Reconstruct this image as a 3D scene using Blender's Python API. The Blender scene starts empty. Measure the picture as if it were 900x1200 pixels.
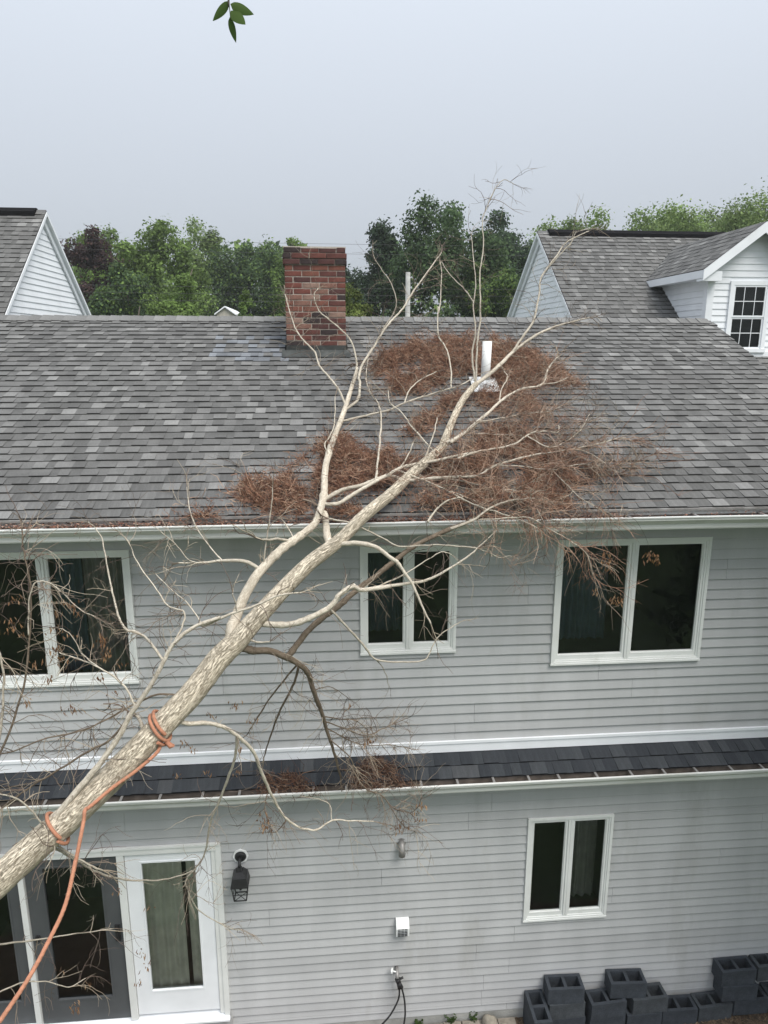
import bpy, math, random
import numpy as np
from mathutils import Vector, Matrix, noise
R = math.radians
scene = bpy.context.scene
col = scene.collection

# ------------------------------------------------------------------ camera
CAM = Vector((0.0, -6.289, 7.3))
def cam_axes(pitch, roll, yaw):
    cp, sp, cy, sy = math.cos(pitch), math.sin(pitch), math.cos(yaw), math.sin(yaw)
    fw = Vector((sy*cp, cy*cp, -sp)); rt = Vector((cy, -sy, 0)); up = rt.cross(fw)
    cr, sr = math.cos(roll), math.sin(roll)
    return rt*cr+up*sr, up*cr-rt*sr, fw
_r, _u, _w = cam_axes(R(13.174), R(0.075), R(4.916))
cd = bpy.data.cameras.new('camera'); cam = bpy.data.objects.new('camera', cd); col.objects.link(cam)
m = Matrix.Identity(4)
for i in range(3):
    m[i][0] = _r[i]; m[i][1] = _u[i]; m[i][2] = -_w[i]; m[i][3] = CAM[i]
cam.matrix_world = m
cd.sensor_fit = 'HORIZONTAL'; cd.sensor_width = 36.0; cd.lens = 36.0*832/900
cd.clip_start = 0.05; cd.clip_end = 2000
scene.camera = cam

# ------------------------------------------------------------------ sky and sun (bright haze)
SUN_EL, SUN_AZ = R(58), R(142)          # azimuth from +Y towards +X
w = bpy.data.worlds.new('World'); scene.world = w; w.use_nodes = True
nt = w.node_tree; nt.nodes.clear()
sky = nt.nodes.new('ShaderNodeTexSky'); sky.sky_type = 'NISHITA'; sky.sun_disc = False
sky.sun_elevation = SUN_EL; sky.sun_rotation = SUN_AZ
sky.air_density = 1.0; sky.dust_density = 3.0; sky.ozone_density = 1.5; sky.altitude = 0
hs = nt.nodes.new('ShaderNodeHueSaturation'); hs.inputs['Saturation'].default_value = 0.32
bg = nt.nodes.new('ShaderNodeBackground'); bg.inputs['Strength'].default_value = 0.10
ow = nt.nodes.new('ShaderNodeOutputWorld')
# even cloud veil, brighter towards the zenith as under any overcast, over the clear sky
tcw = nt.nodes.new('ShaderNodeTexCoord'); sx = nt.nodes.new('ShaderNodeSeparateXYZ'); nt.links.new(tcw.outputs['Generated'], sx.inputs[0])
el = nt.nodes.new('ShaderNodeMapRange'); el.inputs['From Min'].default_value = 0; el.inputs['From Max'].default_value = 1
el.inputs['To Min'].default_value = 2.85; el.inputs['To Max'].default_value = 10.8; nt.links.new(sx.outputs['Z'], el.inputs[0])
vc = nt.nodes.new('ShaderNodeVectorMath'); vc.operation = 'SCALE'; vc.inputs[0].default_value = (.905, .985, 1.10); nt.links.new(el.outputs[0], vc.inputs['Scale'])
mxw = nt.nodes.new('ShaderNodeMix'); mxw.data_type = 'RGBA'; mxw.inputs['Factor'].default_value = .78
nt.links.new(sky.outputs[0], hs.inputs['Color']); nt.links.new(hs.outputs[0], mxw.inputs['A']); nt.links.new(vc.outputs[0], mxw.inputs['B'])
nt.links.new(mxw.outputs['Result'], bg.inputs[0]); nt.links.new(bg.outputs[0], ow.inputs[0])
sl = bpy.data.lights.new('sun', 'SUN'); sl.energy = 2.3; sl.angle = R(34); sl.color = (1.0, 0.96, 0.90)
so = bpy.data.objects.new('sun', sl); col.objects.link(so)
sd = Vector((math.sin(SUN_AZ)*math.cos(SUN_EL), math.cos(SUN_AZ)*math.cos(SUN_EL), math.sin(SUN_EL)))
so.rotation_euler = sd.to_track_quat('Z', 'Y').to_euler(); so.location = sd*60
scene.view_settings.view_transform = 'Standard'; scene.view_settings.look = 'None'
scene.view_settings.gamma = 1.0; scene.view_settings.exposure = 0.65
HAZE = .0007
scene.cycles.max_bounces = 6; scene.cycles.volume_bounces = 1; scene.cycles.transparent_max_bounces = 8

# ------------------------------------------------------------------ helpers
class MB:
    def __init__(s): s.v = []; s.f = []; s.c = []; s.cc = (1, 1, 1); s.bk = []; s.sm = []
    def face(s, idx, c=None, smooth=False):
        s.f.append(tuple(idx)); s.c.append(c or s.cc); s.sm.append(smooth)
    def quad(s, a, b, c_, d, c=None):
        n = len(s.v); s.v += [tuple(a), tuple(b), tuple(c_), tuple(d)]; s.face((n, n+1, n+2, n+3), c)
    def box(s, x0, x1, y0, y1, z0, z1, c=None):
        n = len(s.v)
        s.v += [(x0,y0,z0),(x1,y0,z0),(x1,y1,z0),(x0,y1,z0),(x0,y0,z1),(x1,y0,z1),(x1,y1,z1),(x0,y1,z1)]
        for q in ((0,3,2,1),(4,5,6,7),(0,1,5,4),(1,2,6,5),(2,3,7,6),(3,0,4,7)): s.face([n+i for i in q], c)
    def prism(s, prof, x0, x1, c=None, axis='x'):
        """closed profile of (y,z) points swept along x"""
        n = len(s.v); k = len(prof)
        for x in (x0, x1):
            for (a, b) in prof: s.v.append((x, a, b) if axis == 'x' else (a, x, b) if axis == 'y' else (a, b, x))
        for i in range(k):
            j = (i+1) % k; s.face((n+i, n+j, n+k+j, n+k+i), c)
        s.face([n+i for i in range(k)][::-1], c); s.face([n+k+i for i in range(k)], c)
    def tube(s, pts, rad, sides=8, c=None, cap=True, fn=None, bark=False):
        pts = [Vector(p) for p in pts]; n0 = len(s.v); N = len(pts)
        T = [(pts[min(i+1, N-1)]-pts[max(i-1, 0)]).normalized() for i in range(N)]
        up = Vector((0, 0, 1)) if abs(T[0].z) < .9 else Vector((1, 0, 0))
        a = T[0].cross(up).normalized(); sl_ = 0
        for i in range(N):
            a = (a - T[i]*a.dot(T[i])); a = a.normalized() if a.length > 1e-6 else T[i].orthogonal().normalized()
            b = T[i].cross(a); r = rad[i] if hasattr(rad, '__len__') else rad
            if i: sl_ += (pts[i]-pts[i-1]).length
            for k in range(sides):
                th = 2*math.pi*k/sides; rr = r*(fn(th, sl_, r) if fn else 1)
                s.v.append(tuple(pts[i]+a*(math.cos(th)*rr)+b*(math.sin(th)*rr)))
                if bark: s.bk += [math.cos(th)*r, math.sin(th)*r, sl_]
        for i in range(N-1):
            for k in range(sides):
                k2 = (k+1) % sides
                s.face((n0+i*sides+k, n0+i*sides+k2, n0+(i+1)*sides+k2, n0+(i+1)*sides+k), c, sides > 4)
        if cap and sides > 2:
            s.face([n0+k for k in range(sides)][::-1], c); s.face([n0+(N-1)*sides+k for k in range(sides)], c)
    def mesh(s, name, mat):
        me = bpy.data.meshes.new(name); me.from_pydata(s.v, [], s.f)
        at = me.attributes.new('Col', 'FLOAT_COLOR', 'CORNER')
        buf = []
        for f, c in zip(s.f, s.c): buf += [c[0], c[1], c[2], 1.0]*len(f)
        at.data.foreach_set('color', buf)
        if s.bk and len(s.bk) == 3*len(s.v):
            me.attributes.new('bark', 'FLOAT_VECTOR', 'POINT').data.foreach_set('vector', s.bk)
        me.polygons.foreach_set('use_smooth', s.sm)
        me.materials.append(mat); me.update()
        return me
    def build(s, name, mat, parent=None, kind=None):
        return link(name, s.mesh(name, mat), parent, kind)
def link(name, data, parent=None, kind=None, loc=None):
    o = bpy.data.objects.new(name, data); col.objects.link(o)
    if parent is not None: o.parent = parent
    if kind: o['kind'] = kind
    if loc is not None: o.location = loc
    return o
def tag(o, label=None, cat=None, group=None, kind=None):
    if label: o['label'] = label
    if cat: o['category'] = cat
    if group: o['group'] = group
    if kind: o['kind'] = kind
    return o
def thing(name, label, cat, group=None, loc=(0, 0, 0)):
    return tag(link(name, None, loc=loc), label, cat, group)

def mat(name, color=(.5, .5, .5), rough=.7, var=.12, scale=6.0, bump=0.0, bscale=60.0, vcol=False, metal=0.0, spec=.4,
        stretch=(1, 1, 1), fine=0.0, fscale=220.0, dirt=None, dscale=1.2, dmin=.55, transl=0.0):
    m = bpy.data.materials.new(name); m.use_nodes = True; t = m.node_tree; n = t.nodes; l = t.links
    p = n['Principled BSDF']; p.inputs['Roughness'].default_value = rough; p.inputs['Metallic'].default_value = metal
    p.inputs['Specular IOR Level'].default_value = spec
    tc = n.new('ShaderNodeTexCoord'); mp = n.new('ShaderNodeMapping'); mp.inputs['Scale'].default_value = stretch
    l.new(tc.outputs['Object'], mp.inputs[0])
    no = n.new('ShaderNodeTexNoise'); no.inputs['Scale'].default_value = scale; no.inputs['Detail'].default_value = 5
    l.new(mp.outputs[0], no.inputs['Vector'])
    mr = n.new('ShaderNodeMapRange'); mr.inputs['From Min'].default_value = .3; mr.inputs['From Max'].default_value = .7
    mr.inputs['To Min'].default_value = 1-var; mr.inputs['To Max'].default_value = 1+var
    l.new(no.outputs[0], mr.inputs[0]); cur = mr.outputs[0]
    if fine:
        nf = n.new('ShaderNodeTexNoise'); nf.inputs['Scale'].default_value = fscale; nf.inputs['Detail'].default_value = 2
        l.new(mp.outputs[0], nf.inputs['Vector'])
        m2 = n.new('ShaderNodeMapRange'); m2.inputs['From Min'].default_value = .3; m2.inputs['From Max'].default_value = .7
        m2.inputs['To Min'].default_value = 1-fine; m2.inputs['To Max'].default_value = 1+fine
        l.new(nf.outputs[0], m2.inputs[0])
        mm = n.new('ShaderNodeMath'); mm.operation = 'MULTIPLY'; l.new(cur, mm.inputs[0]); l.new(m2.outputs[0], mm.inputs[1]); cur = mm.outputs[0]
    mul = n.new('ShaderNodeVectorMath'); mul.operation = 'MULTIPLY'
    mul.inputs[0].default_value = color
    if vcol:
        at = n.new('ShaderNodeAttribute'); at.attribute_name = 'Col'
        m3 = n.new('ShaderNodeVectorMath'); m3.operation = 'MULTIPLY'; m3.inputs[0].default_value = color
        l.new(at.outputs['Color'], m3.inputs[1]); l.new(m3.outputs[0], mul.inputs[0])
    cv = n.new('ShaderNodeCombineXYZ')
    for i in range(3): l.new(cur, cv.inputs[i])
    l.new(cv.outputs[0], mul.inputs[1]); out = mul.outputs[0]
    if dirt:
        nd = n.new('ShaderNodeTexNoise'); nd.inputs['Scale'].default_value = dscale; nd.inputs['Detail'].default_value = 8; nd.inputs['Roughness'].default_value = .65
        l.new(mp.outputs[0], nd.inputs['Vector'])
        rd = n.new('ShaderNodeMapRange'); rd.inputs['From Min'].default_value = dmin; rd.inputs['From Max'].default_value = dmin+.22
        rd.inputs['To Max'].default_value = .7
        l.new(nd.outputs[0], rd.inputs[0])
        mx = n.new('ShaderNodeMix'); mx.data_type = 'RGBA'; l.new(rd.outputs[0], mx.inputs['Factor']); l.new(out, mx.inputs['A'])
        mx.inputs['B'].default_value = (*dirt, 1); out = mx.outputs['Result']
    l.new(out, p.inputs['Base Color'])
    if bump:
        nb = n.new('ShaderNodeTexNoise'); nb.inputs['Scale'].default_value = bscale; nb.inputs['Detail'].default_value = 4
        l.new(mp.outputs[0], nb.inputs['Vector'])
        bp = n.new('ShaderNodeBump'); bp.inputs['Strength'].default_value = bump; bp.inputs['Distance'].default_value = .01
        l.new(nb.outputs[0], bp.inputs['Height']); l.new(bp.outputs[0], p.inputs['Normal'])
    if transl:
        tr = n.new('ShaderNodeBsdfTranslucent'); l.new(out, tr.inputs['Color'])
        ms = n.new('ShaderNodeMixShader'); ms.inputs[0].default_value = transl
        l.new(p.outputs[0], ms.inputs[1]); l.new(tr.outputs[0], ms.inputs[2]); l.new(ms.outputs[0], n['Material Output'].inputs[0])
    return m
def bark_mat(name, sx=46.0, sz=7.0, bump=1.0, dark=(.50, .43, .36), lim=.075):
    m = bpy.data.materials.new(name); m.use_nodes = True; t = m.node_tree; n = t.nodes; l = t.links; p = n['Principled BSDF']
    p.inputs['Roughness'].default_value = .9; p.inputs['Specular IOR Level'].default_value = .2
    at = n.new('ShaderNodeAttribute'); at.attribute_name = 'bark'; mp = n.new('ShaderNodeMapping'); mp.inputs['Scale'].default_value = (sx, sx, sz); l.new(at.outputs['Vector'], mp.inputs[0])
    no = n.new('ShaderNodeTexNoise'); no.inputs['Scale'].default_value = 1.0; no.inputs['Detail'].default_value = 6; no.inputs['Roughness'].default_value = .6; no.inputs['Distortion'].default_value = .6; l.new(mp.outputs[0], no.inputs['Vector'])
    ab = n.new('ShaderNodeMath'); ab.operation = 'SUBTRACT'; ab.inputs[1].default_value = .5; l.new(no.outputs[0], ab.inputs[0])
    ab2 = n.new('ShaderNodeMath'); ab2.operation = 'ABSOLUTE'; l.new(ab.outputs[0], ab2.inputs[0])
    mr = n.new('ShaderNodeMapRange'); mr.inputs['From Min'].default_value = 0; mr.inputs['From Max'].default_value = lim; l.new(ab2.outputs[0], mr.inputs[0])
    n2 = n.new('ShaderNodeTexNoise'); n2.inputs['Scale'].default_value = .25; n2.inputs['Detail'].default_value = 3; l.new(mp.outputs[0], n2.inputs['Vector'])
    vc = n.new('ShaderNodeAttribute'); vc.attribute_name = 'Col'
    mx = n.new('ShaderNodeMix'); mx.data_type = 'RGBA'; l.new(mr.outputs[0], mx.inputs['Factor'])
    dk = n.new('ShaderNodeVectorMath'); dk.operation = 'MULTIPLY'; dk.inputs[1].default_value = dark; l.new(vc.outputs['Color'], dk.inputs[0])
    lt = n.new('ShaderNodeVectorMath'); lt.operation = 'MULTIPLY'; l.new(vc.outputs['Color'], lt.inputs[0])
    m2 = n.new('ShaderNodeMapRange'); m2.inputs['From Min'].default_value = .3; m2.inputs['From Max'].default_value = .7; m2.inputs['To Min'].default_value = .85; m2.inputs['To Max'].default_value = 1.22; l.new(n2.outputs[0], m2.inputs[0])
    cv = n.new('ShaderNodeCombineXYZ')
    for i in range(3): l.new(m2.outputs[0], cv.inputs[i])
    l.new(cv.outputs[0], lt.inputs[1]); l.new(dk.outputs[0], mx.inputs['A']); l.new(lt.outputs[0], mx.inputs['B']); l.new(mx.outputs['Result'], p.inputs['Base Color'])
    bp = n.new('ShaderNodeBump'); bp.inputs['Strength'].default_value = bump; bp.inputs['Distance'].default_value = .008; l.new(mr.outputs[0], bp.inputs['Height']); l.new(bp.outputs[0], p.inputs['Normal'])
    return m
def glass_mat(name, tint=(.88, .90, .89)):
    m = bpy.data.materials.new(name); m.use_nodes = True; t = m.node_tree; n = t.nodes; l = t.links; n.remove(n['Principled BSDF'])
    tr = n.new('ShaderNodeBsdfTransparent'); tr.inputs[0].default_value = (*tint, 1)
    gl = n.new('ShaderNodeBsdfGlossy'); gl.inputs['Roughness'].default_value = .02; gl.inputs[0].default_value = (.95, 1, .97, 1)
    fr = n.new('ShaderNodeFresnel'); fr.inputs[0].default_value = 1.48
    tc = n.new('ShaderNodeTexCoord'); no = n.new('ShaderNodeTexNoise'); no.inputs['Scale'].default_value = 3.0
    l.new(tc.outputs['Object'], no.inputs['Vector'])
    bp = n.new('ShaderNodeBump'); bp.inputs['Strength'].default_value = .06; bp.inputs['Distance'].default_value = .05
    l.new(no.outputs[0], bp.inputs['Height']); l.new(bp.outputs[0], gl.inputs['Normal'])
    ms = n.new('ShaderNodeMixShader'); l.new(fr.outputs[0], ms.inputs[0]); l.new(tr.outputs[0], ms.inputs[1]); l.new(gl.outputs[0], ms.inputs[2])
    l.new(ms.outputs[0], n['Material Output'].inputs[0]); return m

M = {}
M['siding'] = mat('vinyl_siding_grey', (.432, .436, .438), .55, .07, 1.6, .12, 90, vcol=True, stretch=(2.2, 1, .55), dirt=(.32, .315, .295), dscale=1.0, dmin=.54)
M['sheath'] = mat('sheathing', (.2, .2, .2))
M['trim'] = mat('trim_pale', (.72, .73, .71), .45, .06, 3, .05, 80, dirt=(.45, .46, .40), dscale=2.5, dmin=.60)
M['white'] = mat('white_trim', (.80, .82, .84), .45, .05, 3, .04, 80, dirt=(.6, .6, .57), dscale=2, dmin=.62)
M['gutter'] = mat('gutter_metal', (.66, .665, .64), .4, .08, 2.5, .05, 40, stretch=(.4, 3, 3), dirt=(.36, .37, .31), dscale=2.0, dmin=.52)
M['gutter_in'] = mat('gutter_inside_grime', (.12, .10, .085), .9, .3, 12)
M['shingle'] = mat('asphalt_shingle', (1, 1, 1), .9, .16, 4, .5, 260, vcol=True, fine=.32, fscale=190, spec=.25, dirt=(.11, .105, .10), dscale=.55, dmin=.55)
M['shingle_far'] = M['shingle']
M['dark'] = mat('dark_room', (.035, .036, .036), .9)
M['floor_in'] = mat('room_floor', (.10, .08, .06), .6)
M['curtain'] = mat('curtain_cloth', (.58, .57, .48), .9, .15, 8, vcol=True)
M['curtain_d'] = mat('curtain_dim', (.17, .17, .15), .9, .15, 8)
M['curtain_b'] = mat('curtain_blue', (.05, .08, .10), .9, .15, 8)
M['glass'] = glass_mat('window_glass')
M['brick'] = mat('chimney_brick', (1, 1, 1), .9, .28, 14, .5, 120, vcol=True, fine=.2, fscale=90)
M['mortar'] = mat('mortar', (.44, .39, .34), .95, .2, 20, .4, 150)
M['flash'] = mat('lead_flashing', (.048, .052, .050), .7, .4, 8, .3, 30, spec=.25, dirt=(.16, .16, .15), dscale=6, dmin=.56)
M['pvc'] = mat('white_pvc', (.78, .79, .78), .4, .06, 4)
M['vent_black'] = mat('ridge_vent_black', (.012, .012, .013), 1.0, .2, 20, spec=.05)
M['black'] = mat('black_metal', (.018, .018, .019), .5, .2, 20)
M['rubber'] = mat('black_rubber', (.02, .02, .021), .55)
M['screen'] = mat('grey_painted_frame', (.075, .080, .084), .5, .1, 4)
M['block'] = mat('concrete_block_dark', (.040, .047, .057), .9, .25, 9, .5, 90, fine=.25, fscale=120, vcol=True)
M['bark'] = bark_mat('furrowed_bark', 125, 15, 1.0, (.57, .51, .43), .05)
M['bark_fine'] = bark_mat('smooth_bark', 60, 22, .4, (.74, .70, .66), .06)
M['twig'] = mat('twig_bark', (1, 1, 1), .85, .2, 30, vcol=True)
M['dry'] = mat('dry_foliage', (1, 1, 1), .9, .25, 30, vcol=True, transl=.12)
M['rope'] = mat('orange_rope', (.44, .20, .12), .8, .15, 30, .8, 160)
M['leaf'] = mat('green_leaf', (1, 1, 1), .8, .2, 1.5, vcol=True, transl=.38, spec=.12)
M['trunk'] = mat('far_trunk', (.12, .10, .08), .9, .3, 5)
M['grass'] = mat('lawn', (.055, .085, .03), .95, .4, .8, .8, 30, dirt=(.09, .08, .04), dscale=.5)
M['mulch'] = mat('mulch_soil', (.10, .07, .045), .95, .5, 14, .9, 50, fine=.4, fscale=60)
M['stone'] = mat('field_stone', (.30, .27, .22), .9, .3, 12, .6, 40)
M['paver'] = mat('paver_concrete', (.26, .23, .19), .9, .3, 14, .5, 70)
M['found'] = mat('concrete_foundation', (.33, .33, .31), .9, .2, 6, .4, 60)
M['zinc'] = mat('grey_metal_pipe', (.30, .29, .28), .5, .25, 14, metal=.4)
M['wire'] = mat('cable', (.06, .06, .06), .6)
M['beige'] = mat('beige_siding', (.45, .42, .36), .8)

# ------------------------------------------------------------------ ground
g = MB(); g.quad((-500, -500, 0), (500, -500, 0), (500, 900, 0), (-500, 900, 0)); tag(g.build('ground', M['grass']), kind='structure')
g = MB(); 
g.quad((-8, -1.6, .006), (9, -1.6, .006), (9, .05, .006), (-8, .05, .006)); tag(g.build('planting_bed', M['mulch']), kind='structure')

# ------------------------------------------------------------------ siding generator
S = .1016
def siding(parent, x0, x1, zb, zt, holes, ref, matl, yface=0.0, seed=1, name='siding_board', panel=3.66, proud=.017, spl=True, jit=.05):
    """horizontal lap boards on a wall facing -Y; holes are (x0,x1,z0,z1)"""
    rnd = random.Random(seed); k0 = math.ceil((ref-zt)/S)-1; n = 0
    k = int(math.floor((ref-zb)/S))
    kk = int(math.floor((ref-zt)/S))
    shift = {}
    for i in range(kk, k+2):
        top = ref-(i)*S; bot = top-S
        lo, hi = max(bot, zb), min(top, zt)
        if hi-lo < .01: continue
        pair = i//2
        if pair not in shift: shift[pair] = (rnd.uniform(0, panel), rnd.uniform(-jit, jit))
        sh, tn = shift[pair]
        cuts = [x0]
        if spl:
            x = x0-sh
            while x < x1:
                if x > x0+.3 and x < x1-.3: cuts.append(x)
                x += panel
        cuts.append(x1)
        hz = sorted({lo, hi, *[z for h in holes for z in h[2:] if lo < z < hi]})
        for (za, zb2) in zip(hz, hz[1:]):
            if zb2-za < .004: continue
            segs = [(a, b) for a, b in zip(cuts, cuts[1:])]
            for h in holes:
                if h[2] < zb2-1e-4 and h[3] > za+1e-4:
                    new = []
                    for a, b in segs:
                        if h[0] > a: new.append((a, min(b, h[0])))
                        if h[1] < b: new.append((max(a, h[1]), b))
                    segs = [q for q in new if q[1]-q[0] > .01]
            for a, b in segs:
                fa = 1-(za-bot)/S; fb = 1-(zb2-bot)/S
                ya = yface-.002-proud*fa; yb = yface-.002-proud*fb
                mb = MB(); v = 1+tn+rnd.uniform(-.012, .012); c = (v, v, v)
                gp = .0012
                prof = [(yface+.004, za), (ya, za), (ya-.0006, za+.004), (yb, zb2), (yface+.004, zb2)]
                ns = max(1, int((b-a)/.45)); base = len(mb.v); kp = len(prof)
                for j in range(ns+1):
                    xx = a+gp+(b-a-2*gp)*j/ns; dzz = .0022*noise.noise((xx*.9, bot*3.1, 5)); dyy = .0016*noise.noise((xx*.7, bot*2.3, 9))
                    for (yy_, zz_) in prof: mb.v.append((xx, yy_+(dyy if yy_ < yface else 0), zz_+dzz))
                for j in range(ns):
                    for q_ in range(kp):
                        r2 = (q_+1) % kp; mb.face((base+j*kp+q_, base+j*kp+r2, base+(j+1)*kp+r2, base+(j+1)*kp+q_), c)
                mb.face([base+q_ for q_ in range(kp)][::-1], c); mb.face([base+ns*kp+q_ for q_ in range(kp)], c)
                o = mb.build(name, matl, parent); n += 1
    return n

# ------------------------------------------------------------------ shingles
SHCOL = [(.088, .087, .086), (.105, .104, .102), (.118, .117, .115), (.135, .133, .131), (.15, .149, .148), (.178, .177, .176), (.215, .216, .217)]
SHCOL = [(.10+(c[0]-.10)*.8)*1.12 for c in SHCOL]; SHCOL = [(v*1.01, v, v*.965) for v in SHCOL]
SHW = [10, 17, 22, 20, 12, 7, 4]
def tabmesh_into(mb, x, y, w, ex, t, c, ang=0.0):
    """one shingle tab in roof-plane coordinates: x across, y up the slope, z normal"""
    ov = ex*1.12; n = len(mb.v); dx = math.tan(ang)*ex
    e = tuple(v*.30 for v in c)  # asphalt edge, darkened further to deepen the shadow line under each course
    mb.v += [(x, y, t), (x+w, y, t), (x+w, y+ov, .0015), (x, y+ov, .0015), (x, y-.001, 0), (x+w, y-.001, 0), (x+w, y+ov, -.001), (x, y+ov, -.001)]
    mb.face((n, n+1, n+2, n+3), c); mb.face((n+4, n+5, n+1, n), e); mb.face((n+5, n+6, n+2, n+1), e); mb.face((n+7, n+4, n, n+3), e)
def course_tabs(x0, x1, rnd):
    x = x0; out = []; hi = rnd.random() < .5
    while x < x1-.02:
        w = rnd.uniform(.09, .17) if hi else rnd.uniform(.06, .14)
        w = min(w, x1-x)
        out.append((x, w, hi)); x += w; hi = not hi if rnd.random() < .86 else hi
    return out
def shingle_slope(parent, matrix, x0, x1, ncourse, ex, single, seed, cols=SHCOL, wts=SHW, clip=None, special=None, tscale=1.0, wave=0.0, cname='shingle'):
    """single: predicate(course, x) -> own object; the rest goes into one joined part"""
    rnd = random.Random(seed); joined = MB(); cache = {}; cnt = 0
    for k in range(ncourse):
        y = k*ex; xa, xb = x0, x1
        if clip:
            r_ = clip(k)
            if not r_: continue
            xa, xb = max(x0, r_[0]), min(x1, r_[1])
            if xb-xa < .05: continue
        for (x, w, hi) in course_tabs(xa, xb, rnd):
            ci = rnd.choices(range(len(cols)), wts)[0]
            c = cols[ci]
            if not hi and rnd.random() < .5: c = cols[max(0, ci-2)]
            if special: c = special(k, x, c, rnd)
            t = (.0105+(.0075 if hi else 0))*tscale
            yj = rnd.uniform(-.002, .002)+wave*noise.noise((x*.8, k*.9, seed))
            if single and single(k, x+w/2) and c in cols:
                wq = round(w/.02)*.02; wq = max(.06, wq)
                key = (round(wq*100), hi, c)
                if key not in cache:
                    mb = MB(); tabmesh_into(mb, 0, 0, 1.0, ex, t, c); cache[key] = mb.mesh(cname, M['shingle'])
                o = link(cname, cache[key], parent)
                o.matrix_local = matrix @ Matrix.Translation((x, y+yj, 0)) @ Matrix.Diagonal((w, 1, 1, 1)); cnt += 1
            else:
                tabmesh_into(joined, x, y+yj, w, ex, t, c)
    if joined.f:
        o = joined.build('shingle_field', M['shingle'], parent, 'stuff'); o.matrix_local = matrix
    return cnt
def slope_matrix(origin, pitch, flip=False):
    """x stays X, y runs up a slope rising towards +Y"""
    Rm = Matrix.Rotation(pitch, 4, 'X'); t = Matrix.Translation(origin)
    return t @ Rm if not flip else t @ Matrix.Rotation(math.pi, 4, 'Z') @ Rm

# ================================================================== MAIN HOUSE
house = thing('house', 'grey vinyl sided two storey house with shingled roof under the fallen tree', 'house')
HX0, HX1 = -6.6, 5.14; RX0, RX1 = -6.9, 5.48
P23 = R(23.5); TAN = math.tan(P23)
EY, EZ = -.38, 5.90; RY = 3.66; RZ = EZ+(RY-EY)*TAN
BY = 5.0; BZ = RZ-(BY-RY)*TAN
wins = [('right', 2.176, 3.69, 4.262, 5.528), ('mid', .317, 1.23, 4.44, 5.512), ('left', -3.29, -1.748, 4.24, 5.526), ('low', 2.04, 2.952, 1.292, 2.55)]
door = (-4.02, -1.095, .34, 2.472)
holes = [(x0+.03, x1-.03, z0+.03, z1-.03) for _, x0, x1, z0, z1 in wins] + [(door[0]+.03, door[1]-.03, door[2]-.1, door[3]-.03)]
# sheathing with openings, side and back walls
wl = MB()
xs = sorted({HX0, HX1, *[v for h in holes for v in h[:2]]}); zs = sorted({0.0, 5.78, *[v for h in holes for v in h[2:]]})
for a, b in zip(xs, xs[1:]):
    for c, d in zip(zs, zs[1:]):
        cx, cz = (a+b)/2, (c+d)/2
        if any(h[0] < cx < h[1] and h[2] < cz < h[3] for h in holes): continue
        wl.quad((a, .004, c), (b, .004, c), (b, .004, d), (a, .004, d))
for X in (HX0, HX1):
    n = len(wl.v); wl.v += [(X, .004, 0), (X, 4.85, 0), (X, 4.85, BZ-.1), (X, RY, RZ-.08), (X, .004, 5.78)]; wl.face((n, n+1, n+2, n+3, n+4))
wl.quad((HX0, 4.85, 0), (HX1, 4.85, 0), (HX1, 4.85, BZ-.1), (HX0, 4.85, BZ-.1))
wall = wl.build('wall', M['siding'], house)
LREF = 5.297+S*12
siding(wall, HX0, HX1, .13, 5.78, holes+[(HX0, HX1, 3.362, 3.486)], LREF, M['siding'], 0.0, 3)
mb = MB(); mb.box(HX0, HX1, -.012, .003, 0.0, .128); mb.build('foundation', M['found'], house)
for xx in (HX1,):
    mb = MB(); mb.box(xx-.10, xx+.012, -.03, .08, .1, 5.76); mb.build('corner_board', M['white'], house)
# white skirt band over the pent roof
mb = MB(); mb.box(HX0, HX1, -.030, .003, 3.362, 3.455); mb.box(HX0, HX1, -.040, .003, 3.457, 3.484); mb.build('skirt_band', M['white'], house)

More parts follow.
